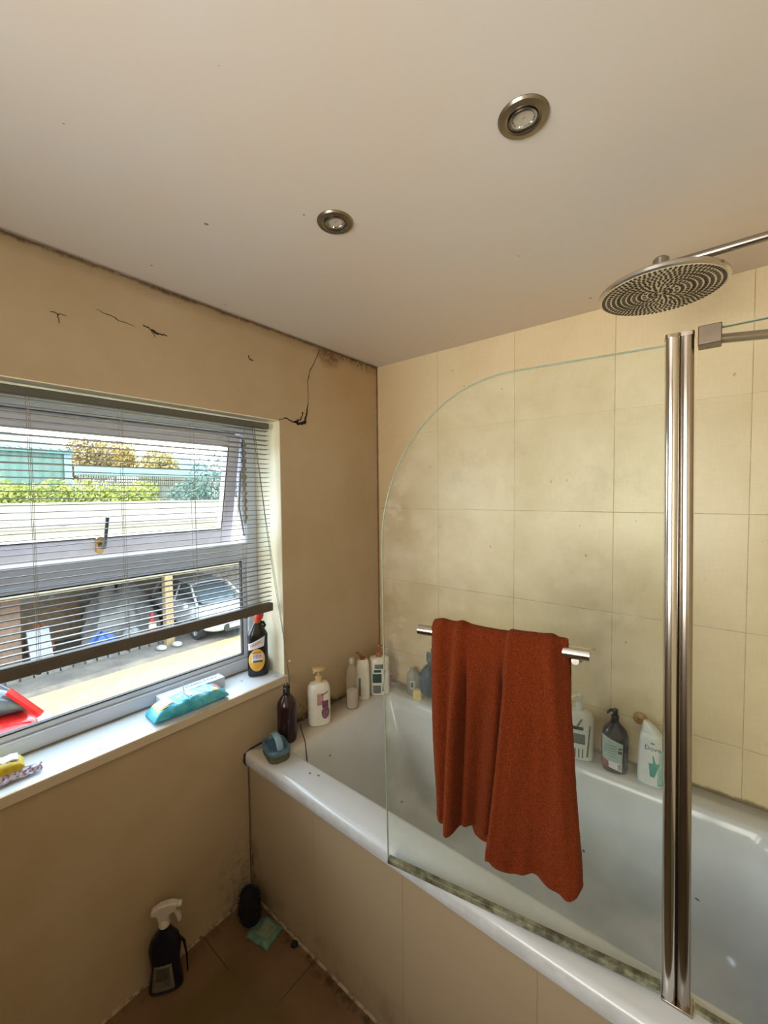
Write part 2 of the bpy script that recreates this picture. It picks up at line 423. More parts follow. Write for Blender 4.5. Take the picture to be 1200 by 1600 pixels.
crack([(-1.225, 2.036, .2), (-1.175, 2.026, 1.0), (-1.125, 2.018, .2)], 0.0010)
crack([(-0.742, 2.030, .5), (-0.736, 2.018, 1.3), (-0.722, 2.018, .5)], 0.0018)
crack([(-1.325, 1.995, .8), (-1.29, 1.996, .4)], 0.0012); crack([(-1.308, 1.996, .9), (-1.306, 1.972, .4)], 0.0012)

# ------------------------------------------------------------------ window
FX0, FX1 = -0.235, -0.165
win = thing('window_1', kind='structure', loc=(-0.2, -1.29, OZ0))
GT = glass_mat('window_glass', (0.93, 0.95, 0.94), 0.8)
b = MB()
b.box(FX0, FX1, OY1 - 0.052, OY1 - 0.003, OZ0, OZ1 - 0.003)              # right jamb
b.box(FX0, FX1, OY0 + 0.003, OY0 + 0.062, OZ0, OZ1 - 0.003)
b.box(FX0, FX1, OY0 + 0.062, OY1 - 0.052, OZ0, OZ0 + 0.046)              # bottom rail
b.box(FX0, FX1, OY0 + 0.062, OY1 - 0.052, OZ1 - 0.043, OZ1 - 0.003)      # head
b.box(FX0, FX1, OY0 + 0.062, OY1 - 0.052, 1.262, 1.322)                  # transom
b.build('window_frame', m_upvc, win, bevel=0.004, world=True)
def bead(y0, y1, z0, z1, x, wd, dp, name, par):
    b = MB()
    b.box(x - dp, x, y1 - wd, y1, z0, z1); b.box(x - dp, x, y0, y0 + wd, z0, z1)
    b.box(x - dp, x, y0 + wd, y1 - wd, z0, z0 + wd); b.box(x - dp, x, y0 + wd, y1 - wd, z1 - wd, z1)
    return b.build(name, m_upvc, par, bevel=0.004, world=True)
bead(OY0 + 0.062, OY1 - 0.052, 0.834, 1.262, -0.178, 0.018, 0.02, 'glazing_bead', win)
b = MB(); yy0, yy1 = OY0 + 0.080, OY1 - 0.070
for a in ((yy1 - 0.004, yy1, 0.852, 1.244), (yy0, yy0 + 0.004, 0.852, 1.244), (yy0, yy1, 0.852, 0.856), (yy0, yy1, 1.240, 1.244)): b.box(-0.196, -0.180, *a)
b.build('gasket', m_gasket, win, smooth=False, world=True)
b = MB(); b.box(-0.208, -0.204, OY0 + 0.065, OY1 - 0.058, 0.840, 1.256); b.build('window_pane', GT, win, smooth=False, world=True)
# top-hung sash, open outward
sy0, sy1 = OY0 + 0.068, -0.672
piv = Vector((-0.180, 0, 1.765)); SA = math.radians(12)
SM = Matrix.Translation(piv) @ Matrix.Rotation(SA, 4, 'Y') @ Matrix.Translation(-piv)
b = MB(); st = 0.048; sz0, sz1 = 1.296, 1.762; br_ = 0.074
b.box(-0.215, -0.172, sy1 - st, sy1, sz0, sz1, SM); b.box(-0.215, -0.172, sy0, sy0 + st, sz0, sz1, SM)
b.box(-0.215, -0.172, sy0 + st, sy1 - st, sz0, sz0 + br_, SM); b.box(-0.215, -0.172, sy0 + st, sy1 - st, sz1 - st, sz1, SM)
sash = b.build('sash', m_pinkp, win, bevel=0.004, world=True)
b = MB(); b.box(-0.200, -0.196, sy0 + st - .005, sy1 - st + .005, sz0 + br_ - .005, sz1 - st + .005, SM)
b.build('sash_pane', GT, sash, smooth=False)
bpy.context.view_layer.update()
sp = bpy.data.objects['sash_pane']; sp.data.transform(Matrix.Translation(-win.location))
b = MB()
for a in ((sy1 - st - .003, sy1 - st, sz0 + br_, sz1 - st), (sy0 + st, sy1 - st, sz0 + br_, sz0 + br_ + .003), (sy0 + st, sy1 - st, sz1 - st - .003, sz1 - st)): b.box(-0.176, -0.1725, *a, SM)
g_ = b.build('sash_gasket', m_gasket, sash, smooth=False); g_.data.transform(Matrix.Translation(-win.location))
# handle on the sash
HM = SM
b = MB(); b.prism(rrect(0, 0, 0.011, 0.030, 0.010), -0.004, 0.012, HM @ Matrix.Translation((-0.172, -1.160, 1.350)) @ Matrix.Rotation(PI/2, 4, 'Y') @ Matrix.Rotation(PI/2, 4, 'Z'))
h_ = b.build('handle_plate', M('aged_brass', 'C9A068', 0.3, 0.8), sash); h_.data.transform(Matrix.Translation(-win.location))
b = MB(); b.tube([HM @ Vector(p) for p in ((-0.166, -1.156, 1.345), (-0.140, -1.156, 1.350), (-0.128, -1.156, 1.375), (-0.126, -1.154, 1.430), (-0.126, -1.153, 1.455))], [0.010, 0.008, 0.0055, 0.0055, 0.006])
h_ = b.build('handle', M('handle_grey', '5A5B5C', 0.35, 0.6), sash); h_.data.transform(Matrix.Translation(-win.location))
# friction stay at the right
b = MB(); b.box(-0.176, -0.166, -0.667, -0.660, 1.40, 1.75)
for k in range(10): b.box(-0.178, -0.160, -0.670, -0.658, 1.42 + k * 0.033, 1.435 + k * 0.033)
b.tube([(-0.172, -0.668, 1.35), (-0.200, -0.672, 1.47), (-0.185, -0.670, 1.62)], 0.004, 6)
b.build('friction_stay', M('stay_metal', '7E766C', 0.4, 0.8), win, world=True)

# ------------------------------------------------------------------ venetian blind
m_rail = M('blind_rail_grey', '5C5D56', 0.45, var=0.04)
m_brail = M('blind_bottom_rail', '554E45', 0.5, var=0.06)
m_slat = M('blind_slat', '7E838B', 0.38, var=0.03)
blind = thing('venetian_blind', 'grey venetian blind half lowered inside the window opening', 'blind', (-0.042, -1.3, 1.80))
BY0, BY1 = -1.95, -0.637
b = MB(); b.box(-0.058, -0.028, BY0, BY1, 1.778, 1.799); b.build('headrail', m_rail, blind, bevel=0.002, world=True)
b = MB()
pz = 0.0182; z = 1.768; k = 0
while z > 1.094:
    tilt = random.uniform(-0.05, 0.05) + 0.06; dz1 = random.uniform(-0.0008, 0.0008); dz0 = random.uniform(-.0008, .0008)
    if k == 21: dz1, dz0 = 0.006, -0.008
    def sf(u, v, z=z, tilt=tilt, dz0=dz0, dz1=dz1):
        a = (u - 0.5) * 0.022
        return (-0.042 + a, BY0 + 0.01 + (BY1 - BY0 - 0.012) * v, z + dz0 + (dz1 - dz0) * v + a * tilt + 0.0009 * (1 - (2 * u - 1) ** 2))
    b.grid(sf, 4, 6); z -= pz; k += 1
b.build('slats', m_slat, blind, world=True, solid=0.0014)
b = MB(); b.box(-0.057, -0.027, BY0, BY1 + 0.002, 1.052, 1.086); br = b.build('bottom_rail', m_brail, blind, bevel=0.005, bseg=3, world=True)
for yy in (-1.80, -1.372, -1.158, -0.941, -0.750):
    b = MB(); b.lathe([(0.006, 1.047), (0.007, 1.053)], 12, Matrix.Translation((-0.042, yy, 0))); b.build('cord_button', m_brail, blind, world=True)
for yy in (-1.80, -1.372, -1.158, -0.941, -0.750):
    b = MB()
    for xx in (-0.0535, -0.0305): b.tube([(xx, yy, 1.785), (xx, yy + random.uniform(-.004, .004), 1.4), (xx, yy, 1.084)], 0.0007, 5)
    b.tube([(-0.042, yy + 0.006, 1.785), (-0.042, yy + 0.006, 1.084)], 0.0006, 5)
    b.build('ladder_cord', M('cord_grey', 'A5A19A', 0.7), blind, world=True, smooth=False)
m_cord = M('cord_dark', '6A655C', 0.7)
b = MB()
b.tube([(-0.030, -0.715, 1.785), (-0.024, -0.690, 1.60), (-0.016, -0.668, 1.38), (-0.006, -0.640, 1.15), (0.004, -0.622, 1.00), (0.0165, -0.605, 0.83), (0.018, -0.600, 0.78), (0.010, -0.592, 0.70), (0.012, -0.586, 0.645)], 0.0011, 6)
b.tube([(-0.030, -0.705, 1.785), (-0.020, -0.672, 1.45), (0.002, -0.625, 1.06), (0.018, -0.603, 0.79), (0.010, -0.590, 0.69)], 0.0009, 6)
b.build('pull_cord', m_cord, blind, world=True)
b = MB(); b.lathe([(0.003, 0.655), (0.006, 0.648), (0.0075, 0.63), (0.006, 0.616), (0.003, 0.612)], 12, Matrix.Translation((0.012, -0.586, 0)))
b.build('cord_acorn', M('clear_white', 'CFC9BD', 0.3), blind, world=True)
# broken plaster fleck at the cord
b = MB(); b.lathe([(0.001, 0), (0.006, 0.002), (0.004, 0.006), (0.001, 0.007)], 7, Matrix.Translation((0.001, -0.585, 0.838)) @ Matrix.Rotation(PI/2, 4, 'Y'))
b.build('plaster_chip', m_cream, wallw, smooth=False)

# ------------------------------------------------------------------ bath
bath = thing('bathtub', 'white built-in bathtub along the tiled wall', 'bathtub', (0.87, -0.40, 0.0))
n = 7
def ring(x0, x1, y0, y1, z, r, radii=None):
    return [Vector((x, y, z)) for x, y in rrect((x0 + x1) / 2, (y0 + y1) / 2, (x1 - x0) / 2, (y1 - y0) / 2, r, n, radii)]
b = MB()
IR = [0.075, 0.030, 0.035, 0.075]
rings = [ring(0.004, BX - .002, -0.795, -0.002, 0.512, 0.004), ring(0.002, BX - .002, -0.800, -0.002, 0.525, 0.005),
         ring(0.002, BX - .002, -0.801, -0.002, 0.548, 0.006), ring(0.002, BX - .002, -0.796, -0.002, 0.559, 0.008), ring(0.004, BX - .004, -0.784, -0.004, RIM, 0.010),
         ring(0.122, 1.545, -0.700, -0.098, RIM, 0.04, IR), ring(0.130, 1.537, -0.690, -0.106, RIM - 0.003, 0.04, IR),
         ring(0.137, 1.528, -0.683, -0.113, RIM - 0.012, 0.04, IR), ring(0.150, 1.515, -0.675, -0.121, RIM - 0.05, 0.05, [.085, .04, .045, .085]),
         ring(0.215, 1.49, -0.655, -0.140, 0.33, 0.08), ring(0.27, 1.46, -0.640, -0.155, 0.215, 0.10), ring(0.31, 1.43, -0.610, -0.185, 0.165, 0.12),
         ring(0.38, 1.36, -0.56, -0.235, 0.150, 0.12)]
b.loft(rings, cap0=False, cap1=True)
m_bath = NT('bath_enamel'); m_bath.pos(); x_, y_, z_ = m_bath.pos()
nn_ = m_bath.noise(3, 4, 0.6); spk_ = m_bath.step(m_bath.noise(24, 1, 0.3), 0.795, 0.805)
cb = m_bath.mix(m_bath.step(nn_, 0.35, 0.7), lin('CDD3D9'), lin('C6CACC'))
cb = m_bath.mix(m_bath.mul(spk_, 0.85), cb, lin('3A342C'))
eg = m_bath.mul(m_bath.mul(m_bath.step(y_, -0.802, -0.797, 1.0, 0.0), m_bath.step(m_bath.noise(20, 4), 0.3, 0.6)), 0.3)
cb = m_bath.mix(eg, cb, lin('8B7B60'))
end_ = m_bath.mul(m_bath.mul(m_bath.step(x_, 0.10, 0.16, 1.0, 0.0), m_bath.step(z_, 0.54, 0.56)), 0.45)  # warm light on the window-end ledge, painted into the enamel colour
cb = m_bath.mix(end_, cb, lin('CDB899'))
m_bathm = m_bath.fin(cb, 0.16)
b.build('tub_shell', m_bathm, bath, world=True, angle=60)
b = MB(); b.box(0.001, BX - .001, PY, PY + 0.012, 0.0, 0.520)
pan = b.build('bath_panel', m_panel, bath, world=True, smooth=False, label='beige tiled side panel')
# black sealant at the rim ends
m_mould = M('black_mould', '1D1711', 0.8, var=0.2)
b = MB(); b.tube([(0.006, -0.60, RIM + .001), (0.005, -0.70, RIM + .002), (0.006, -0.775, RIM + .001), (0.006, -0.800, 0.553), (0.006, -0.803, 0.53), (0.006, -0.795, 0.512)], [0.002, 0.0035, 0.003, 0.0045, 0.004, 0.003], 8)
b.build('sealant', m_mould, bath, world=True)
b = MB(); b.tube([(0.018, -0.545, RIM + .0012), (0.10, -0.60, RIM + .0012), (0.205, -0.668, RIM + .0012), (0.237, -0.690, RIM + .0010)] if False else [(0.020, -0.550, RIM + .0006), (0.075, -0.585, RIM + .0006), (0.122, -0.612, RIM + .0008), (0.134, -0.619, RIM - .004), (0.1465, -0.626, RIM - .031), (0.159, -0.631, RIM - .070), (0.1775, -0.634, RIM - .120)], 0.0016, 6)
b.build('joint_line', m_mould, bath, world=True)
# ------------------------------------------------------------------ shower screen (swinging panel) and fixed panel
G = Vector((1.302, -0.728, RIM)); RZ = math.atan2(-0.165, -0.986)
def marks(t):
    x, y, z = t.pos()
    n = t.noise(30, 6, 0.8); s = t.noise(1, 5, 0.7, sc3=(60, 60, 5))
    left = t.mul(t.step(x, 0.70, 0.82, 1.0, 0.0), t.step(t.mul(n, 1.0), 0.50, 0.72))
    drip = t.mul(t.step(x, 0.72, 1.2, 1.0, 0.1), t.step(s, 0.60, 0.80))
    return t.add(t.mul(left, 0.10), t.mul(drip, 0.06))
m_sg = glass_mat('shower_glass', (0.945, 0.968, 0.948), 0.16, grough=0.35, dirt=0.07, dirtfn=marks)
m_sg2 = glass_mat('fixed_glass', (0.97, 0.98, 0.965), 0.16, grough=0.35, dirt=0.03)
m_edge = M('glass_edge', '8A9683', 0.35, var=0.05)
scr = thing('shower_screen', 'hinged clear glass bath screen with rounded top corner', 'shower screen', G, RZ, rot=(0, 0.0108, RZ))
poly = [(0.012, 0.018), (0.605, 0.012), (0.6125, 0.50), (0.6145, 0.828)]
# elliptical corner from (0.6145,.828) to (0.29,1.209)
for k in range(1, 17):
    a = k / 16 * PI / 2; poly.append((0.2895 + 0.325 * math.cos(a), 0.828 + 0.3835 * math.sin(a)))
poly.append((0.012, 1.2125))
poly = [(x - 0.0108 * z, z) for x, z in poly]
XZ = Matrix(((1, 0, 0, 0), (0, 0, -1, 0), (0, 1, 0, 0), (0, 0, 0, 1)))
b = MB(); b.prism(poly, -0.003, 0.003, XZ); b.build('glass_panel', m_sg, scr, smooth=False)
b = MB(); b.tube([(x, 0, z) for x, z in poly[1:]], 0.0019, 6); b.build('edge_strip', m_edge, scr)
def prof(b, x0, x1, z0, z1, dp):
    """convex chrome extrusion"""
    pts = []; cx = (x0 + x1) / 2; hw = (x1 - x0) / 2
    for k in range(15):
        a = PI * k / 14; pts.append((cx + hw * math.cos(a) , dp * (0.35 + 0.65 * math.sin(a) ** 0.7)))
    pts += [(cx - hw, -dp * .6), (cx - hw * .6, -dp), (cx + hw * .6, -dp), (cx + hw, -dp * .6)]
    b.prism(pts, z0, z1)
b = MB(); prof(b, -0.0065, 0.0140, 0.004, 1.222, 0.014); b.build('hinge_profile', m_chrome, scr, angle=25)
b = MB(); b.prism(rrect(0.00375, 0, 0.0108, 0.0145, 0.005), 1.222, 1.228); b.build('profile_cap', m_chromed, scr)
def sealmat():
    t = NT('dirty_seal'); t.pos(); n = t.noise(25, 5, 0.7)
    return t.fin(t.mix(t.step(n, 0.35, 0.65), lin('8B8D76'), lin('3E3A28')), 0.35)
m_seal = sealmat()
b = MB(); b.box(0.016, 0.604, -0.007, 0.007, 0.006, 0.020); b.box(0.016, 0.600, -0.010, -0.006, 0.0015, 0.012); b.build('bottom_seal', m_seal, scr, bevel=0.001)
b = MB(); b.tube([(-0.0085, 0.001, 0.01), (-0.0085, 0.001, 1.21)], 0.0022, 8); b.build('side_seal', m_rub, scr)
BARZ = 1.2145 - RIM; BARY = 0.060
b = MB(); b.tube([(0.133, BARY, BARZ), (0.4796, BARY, BARZ)], 0.0115, 24); bar = b.build('towel_rail', m_chrome, scr, angle=30)
BARZ0 = BARZ; BARZ = BARZ - 0.014
for i, xx in enumerate((0.158, 0.433)):
    b = MB(); b.tube([(xx, 0.004, BARZ - .008), (xx, BARY - .006, BARZ - .004)], 0.007, 14); b.tube([(xx, 0.003, BARZ - .008), (xx, 0.014, BARZ - .008)], 0.014, 18)
    b.build('rail_mount', m_chrome, bar, angle=30)
    b = MB(); b.tube([(xx, -0.010, BARZ - .008), (xx, -0.003, BARZ - .008)], 0.012, 18)
    b.build('rail_washer', m_chrome, bar, angle=30)

BARZ = BARZ0
fix = thing('fixed_shower_panel', 'fixed clear glass panel between chrome post and the right', 'shower panel', (1.33, -0.722, RIM))
b = MB(); b.box(1.322, BX - .002, -0.725, -0.719, RIM + 0.004, 1.791); b.build('glass_panel', m_sg2, fix, world=True, smooth=False)
b = MB(); b.box(1.322, BX - .002, -0.7265, -0.7175, 1.7908, 1.7925); b.build('edge_strip', m_edge, fix, world=True, smooth=False)
b = MB()
pts = MB(); prof(b, -0.0105, 0.0105, 0.002, 1.222, -0.014)
o = b.build('wall_post', m_chromed, fix, angle=25); o.rotation_euler = (0, -0.0125, 0); o.location = (1.3215 - 1.33, -0.724 + 0.722, 0)
b = MB(); b.prism(rrect(1.3063, -0.724, 0.011, 0.0145, 0.004), RIM + 1.222, RIM + 1.229); b.build('post_cap', m_chromed, fix, world=True)
b = MB(); b.tube([(1.3095, -0.724, RIM + .004), (1.2950, -0.724, RIM + 1.215)], 0.0018, 6); b.build('post_gasket', m_rub, fix, world=True, smooth=False)
b = MB(); b.box(1.338, BX - .002, -0.728, -0.716, RIM, RIM + 0.008); b.build('bottom_seal', m_seal, fix, world=True)
b = MB(); b.box(1.288, 1.336, -0.743, -0.708, RIM, RIM + 0.005); b.build('foot_plate', m_chromed, fix, world=True, bevel=.001)
b = MB(); b.box(1.322, 1.354, -0.742, -0.706, 1.763, 1.795); b.build('stay_clamp', M('clamp_bronze', '6E6254', 0.35, 0.7), fix, world=True, bevel=0.0015)
b = MB(); b.tube([(1.344, -0.706, 1.778), (1.70, -0.560, 1.778)], 0.008, 16); b.tube([(1.70, -0.560, 1.778), (BX, -0.543, 1.778)], [0.008, 0.016], 16)
b.build('stay_bar', m_chromed, fix, world=True, angle=30)

# ------------------------------------------------------------------ shower head
sh = thing('rain_shower', 'large round chrome rain shower head on a long arm', 'shower head', (1.243, -0.478, 1.972))
b = MB(); b.lathe([(0.108, 0.004), (0.122, 0.0), (0.1265, 0.003), (0.1265, 0.009), (0.121, 0.014), (0.06, 0.019), (0.020, 0.022), (0.012, 0.024)], 72, cap0=False)
b.build('head_shell', m_chrome, sh, angle=30)
def face_mat():
    t = NT('shower_face'); t.pos(True)
    return t.fin(t.mix(t.noise(60), lin('E6DCC2'), lin('D2C6A8')), 0.4, 0.15)
b = MB(); b.lathe([(0.1215, 0.0012), (0.120, -0.0005), (0.0001, -0.0005)], 72, cap0=False, cap1=False); b.build('spray_plate', face_mat(), sh)
b = MB()
for k in range(1, 12):
    r = 0.0105 * k; nn = [0, 8, 16, 16, 32, 32, 48, 48, 64, 64, 64, 80][k]
    for i in range(nn):
        a = 2 * PI * i / nn + k * .05
        Mx = Matrix.Rotation(a, 4, 'Z') @ Matrix.Translation((r, 0, -0.0006))
        b.box(-0.0034, 0.0034, -0.0022, 0.0022, -0.0013, 0.0004, Mx)
b.build('nozzles', M('nozzle_dark', '2C241A', 0.6), sh, smooth=False)
b = MB(); b.lathe([(0.016, 0.020), (0.0155, 0.040), (0.0165, 0.074), (0.013, 0.078)], 24, cap0=False); b.build('swivel_collar', m_chromed, sh, angle=30)
b = MB(); b.tube([(0, 0, 0.057), (BX - 1.243 - 0.002, 0, 0.057)], 0.0095, 20); b.lathe([(0.012, 0), (0.030, 0), (0.030, 0.006), (0.012, 0.012)], 24, Matrix.Translation((BX - 1.243, 0, 0.057)) @ Matrix.Rotation(-PI/2, 4, 'Y'))
b.build('shower_arm', m_chromed, sh, angle=30)

# ------------------------------------------------------------------ downlights
m_bulb = NT('bulb_reflector'); m_bulb.pos(True)
m_bulb = m_bulb.fin((0.42, 0.40, 0.37), 0.12, 0.9)
m_lens = glass_mat('lamp_glass', (0.95, 0.95, 0.93), 1.0)
def downlight(loc, lab, tilt):
    t = thing('downlight', lab, 'ceiling light', (loc[0], loc[1], CEIL), group='round downlights in the ceiling')
    b = MB(); b.lathe([(0.0265, -0.0005), (0.0265, -0.0045), (0.030, -0.006), (0.040, -0.0045), (0.0425, -0.001), (0.0425, 0)], 48, cap0=False, cap1=False); b.build('trim_ring', m_brushed, t, angle=25)
    b = MB(); b.lathe([(0.0265, -0.0005), (0.0262, 0.006), (0.02, 0.012), (0.0001, 0.012)], 32, cap0=False, cap1=False); b.build('recess', m_rub, t)
    Tm = Matrix.Rotation(tilt, 4, 'X')
    b = MB(); b.lathe([(0.0225, -0.003), (0.0245, -0.0045), (0.0250, -0.002), (0.0245, 0.004)], 40, Tm, cap0=False, cap1=False); b.build('lamp_holder', m_brushed, t, angle=25)
    b = MB()
    rings = []
    for r, z in [(0.0185, -0.003), (0.0170, 0.0), (0.014, 0.005), (0.010, 0.009), (0.005, 0.011), (0.0015, 0.0115)]:
        rings.append([Tm @ Vector((math.cos(2*PI*k/48) * r * (1 + 0.035 * (-1) ** k), math.sin(2*PI*k/48) * r * (1 + 0.035 * (-1) ** k), z)) for k in range(48)])
    b.loft(rings, False, True); bl = b.build('bulb', m_bulb, t, smooth=False)
    b = MB(); b.lathe([(0.0045, 0.010), (0.005, 0.004), (0.003, -0.0005), (0.001, -0.001)], 12, Tm); b.build('capsule', M('bulb_capsule', 'B9B2A0', 0.1), bl)
    b = MB(); b.lathe([(0.0188, -0.0032), (0.0188, -0.0038), (0.0001, -0.0046)], 32, Tm, cap0=False, cap1=False); b.build('lens', m_lens, bl)
downlight((1.081, -0.907), 'brushed metal downlight in the ceiling, the larger one nearer the camera', 0.12)
downlight((0.638, -0.922), 'brushed metal downlight in the ceiling, the smaller one nearer the window', 0.05)

# ------------------------------------------------------------------ towel
import bisect
def interp(tab, x):
    xs = [p[0] for p in tab]
    if x <= xs[0]: return tab[0][1]
    if x >= xs[-1]: return tab[-1][1]
    i = bisect.bisect(xs, x) - 1; f = (x - xs[i]) / (xs[i + 1] - xs[i]); return tab[i][1] * (1 - f) + tab[i + 1][1] * f
def sst(a, b, x):
    t = max(0.0, min(1.0, (x - a) / (b - a))); return t * t * (3 - 2 * t)
sL = [(0.79, 0.4335), (0.90, 0.4440), (0.98, 0.4475), (1.12, 0.4505), (1.21, 0.4480), (1.25, 0.446)]
sR = [(0.77, 0.1500), (0.79, 0.1455), (0.846, 0.1490), (0.965, 0.1600), (1.097, 0.1690), (1.17, 0.1730), (1.21, 0.176), (1.25, 0.1800)]
botF = [(0.0, 0.802), (0.03, 0.797), (0.17, 0.7965), (0.25, 0.791), (0.40, 0.790), (0.425, 0.800), (0.45, 0.788), (0.56, 0.771), (0.70, 0.777), (0.86, 0.770), (0.93, 0.766), (0.975, 0.772), (1.0, 0.787)]
NU, NF, NA, NB = 110, 70, 9, 60
BZ = 1.2145
def ridges(s, z):
    h = max(0.0, min(1.0, (BZ - z) / 0.44))
    sA = 0.385 + 0.020 * h; sB = 0.283 + 0.036 * h ** 1.2; sC = 0.207 - 0.035 * h
    d = s - sA; g = 0.45 + 0.85 * sst(0.0, 0.45, h); y = 0.027 * g * math.exp(-(d / (0.008 if d > 0 else 0.013)) ** 2) - 0.022 * sst(0.05, 0.5, h) * math.exp(-((s - (sA + sB) / 2 - .004) / 0.022) ** 2)
    # flap B: stands proud on its right side (smaller s), steps down at its left edge
    d = s - sB; A = 0.013 + 0.052 * h
    y += A * (1 - sst(-0.003, 0.005, d)) * (0.30 + 0.70 * math.exp(-max(0, -d) / 0.022))
    y += -0.010 * sst(0.05, 0.25, h) * math.exp(-((s - (sB + 0.035)) / 0.02) ** 2)
    d = s - sC; y += 0.007 * math.exp(-(d / 0.010) ** 2) * (1 - h * .5) - 0.020 * sst(-0.002, -0.026, d) * (1 - 0.6 * h)
    y += -0.020 * sst(0.02, 0.25, h) * math.exp(-((s - (sB + 0.010)) / 0.007) ** 2) - 0.016 * sst(0.02, 0.3, h) * math.exp(-((s - (sA - 0.017)) / 0.006) ** 2)
    y += -0.005 * sst(0.1, 0.5, h) * math.exp(-((s - 0.235) / 0.012) ** 2)
    # left gather
    d = s - (0.428 + 0.004 * h); y += 0.0095 * math.exp(-(d / 0.012) ** 2) - 0.007 * math.exp(-((s - sA - 0.019) / 0.007) ** 2) * h
    y += 0.005 * math.sin(s * 55 + z * 6) * h + 0.003 * math.sin(s * 140 + z * 14) * h
    return y
def towel_pt(i, j):
    u = i / NU
    zb = interp(botF, u)
    if j <= NF:      # front sheet, bottom to top
        z = zb + (BZ - zb) * (j / NF)
        s = interp(sL, z) * (1 - u) + interp(sR, z) * u
        base = BARY + 0.021 + ridges(s, z)
        hem = 0.003 * math.exp(-((z - zb - 0.012) / 0.006) ** 2)
        edge = -0.010 * (1 - sst(0, 0.03, u)) - 0.010 * (1 - sst(0, 0.03, 1 - u))
        return Vector((s, base + hem + edge, z))
    if j <= NF + NA:
        a = PI * (j - NF) / NA
        s = interp(sL, BZ) * (1 - u) + interp(sR, BZ) * u
        r = 0.017 + ridges(s, BZ); rb = 0.017
        rr = r * (1 - a / PI) + rb * (a / PI)
        rz = 0.021 + max(0, ridges(s, BZ)) * 0.35 + 0.002 * math.sin(u * 9)
        return Vector((s, BARY + rr * math.cos(a), BZ + rz * math.sin(a)))
    k = (j - NF - NA) / NB
    zb = 0.800 - 0.046 * sst(0.15, 0.26, u) + 0.045 * sst(0.42, 0.55, u)
    z = BZ + (zb - BZ) * k
    l = interp(sL, z) + 0.013 * math.exp(-((z - 0.977) / 0.035) ** 2) - 0.004; r_ = 0.172 + 0.004 * k
    s = l * (1 - u) + r_ * u
    bul = 0.016 * k * math.exp(-((s - 0.35) / 0.03) ** 2)
    return Vector((s, BARY - 0.017 - 0.022 * sst(0, .3, k) * 1.0 + 0.005 * math.sin(s * 70 + z * 5) * k + bul, z))
def towel_mat():
    t = NT('terry_towel'); t.pos(True)
    n = t.noise(420, 2, 0.6); n2 = t.noise(60, 4, 0.6); n3 = t.noise(9, 3)
    c = t.mix(t.step(n, 0.3, 0.7), lin('481705'), lin('7A300E'))
    c = t.mix(t.mul(t.step(n2, 0.3, 0.7), 0.45), c, lin('5C2308'))
    c = t.mix(t.mul(n3, 0.25), c, lin('6B2C0E'))
    t.bump(t.add(n, t.mul(n2, 1.2)), 0.9, 0.004)
    return t.fin(c, 0.95, Sheen_Weight=0.10, Sheen_Roughness=0.5, Sheen_Tint=(1.0, 0.45, 0.22), Specular_IOR_Level=0.1)
tb = MB(); NV = NF + NA + NB
rnd = random.Random(3)
vs = [[tb.bm.verts.new(towel_pt(i, j) + Vector((rnd.uniform(-1, 1), rnd.uniform(-1, 1), rnd.uniform(-1, 1))) * 0.00045) for i in range(NU + 1)] for j in range(NV + 1)]
for j in range(NV):
    for i in range(NU): tb.f([vs[j][i], vs[j][i + 1], vs[j + 1][i + 1], vs[j + 1][i]])
tw = tb.build('bath_towel', towel_mat(), sub=1, angle=180, label='rust orange terry towel hanging over the chrome rail of the screen', cat='towel')
so = tw.modifiers.new('thick', 'SOLIDIFY'); so.thickness = 0.0055; so.offset = 0
tw.modifiers.move(1, 0)
tw.location = (G.x, G.y, 0); tw.rotation_euler = (0, 0, RZ)

# ------------------------------------------------------------------ bottles
class Shape:
    """bottle body: rows of (z, half width, half depth), superellipse section"""
    def __init__(s, rows, pw=2.4): s.rows = rows; s.pw = pw
    def at(s, z): return interp([(r[0], r[1]) for r in s.rows], z), interp([(r[0], r[2]) for r in s.rows], z)
    def mesh(s, seg=36, cap1=True):
        b = MB(); rings = []
        for z, rx, ry in s.rows:
            ring = []
            for k in range(seg):
                a = 2 * PI * k / seg; c, t = math.cos(a), math.sin(a); e = 2 / s.pw
                ring.append(Vector((math.copysign(abs(c) ** e, c) * rx, math.copysign(abs(t) ** e, t) * ry, z)))
            rings.append(ring)
        return b.loft(rings, True, cap1)
    def front(s, x, z, eps):
        rx, ry = s.at(z); q = min(0.9995, abs(x / rx))
        return Vector((x, -(ry * (1 - q ** s.pw) ** (1 / s.pw) + eps), z))
def decal(shape, x0, x1, z0, z1, mat, parent, name='label', eps=0.0006, cut=None, nx=16, nz=12):
    b = MB()
    def f(u, v):
        x = x0 + (x1 - x0) * u; z = z0 + (z1 - z0) * v
        if cut: x, z = cut(u, v)
        return shape.front(x, z, eps)
    b.grid(f, nx, nz); return b.build(name, mat, parent, solid=0.0002)
def oval(cx, cz, rx, rz):
    def c(u, v):
        a, b_ = 2 * u - 1, 2 * v - 1
        return cx + rx * a * math.sqrt(max(0, 1 - b_ * b_ / 2)), cz + rz * b_ * math.sqrt(max(0, 1 - a * a / 2))
    return c
def quad(p00, p10, p11, p01):
    def c(u, v):
        return tuple((p00[i] * (1 - u) + p10[i] * u) * (1 - v) + (p01[i] * (1 - u) + p11[i] * u) * v for i in (0, 1))
    return c
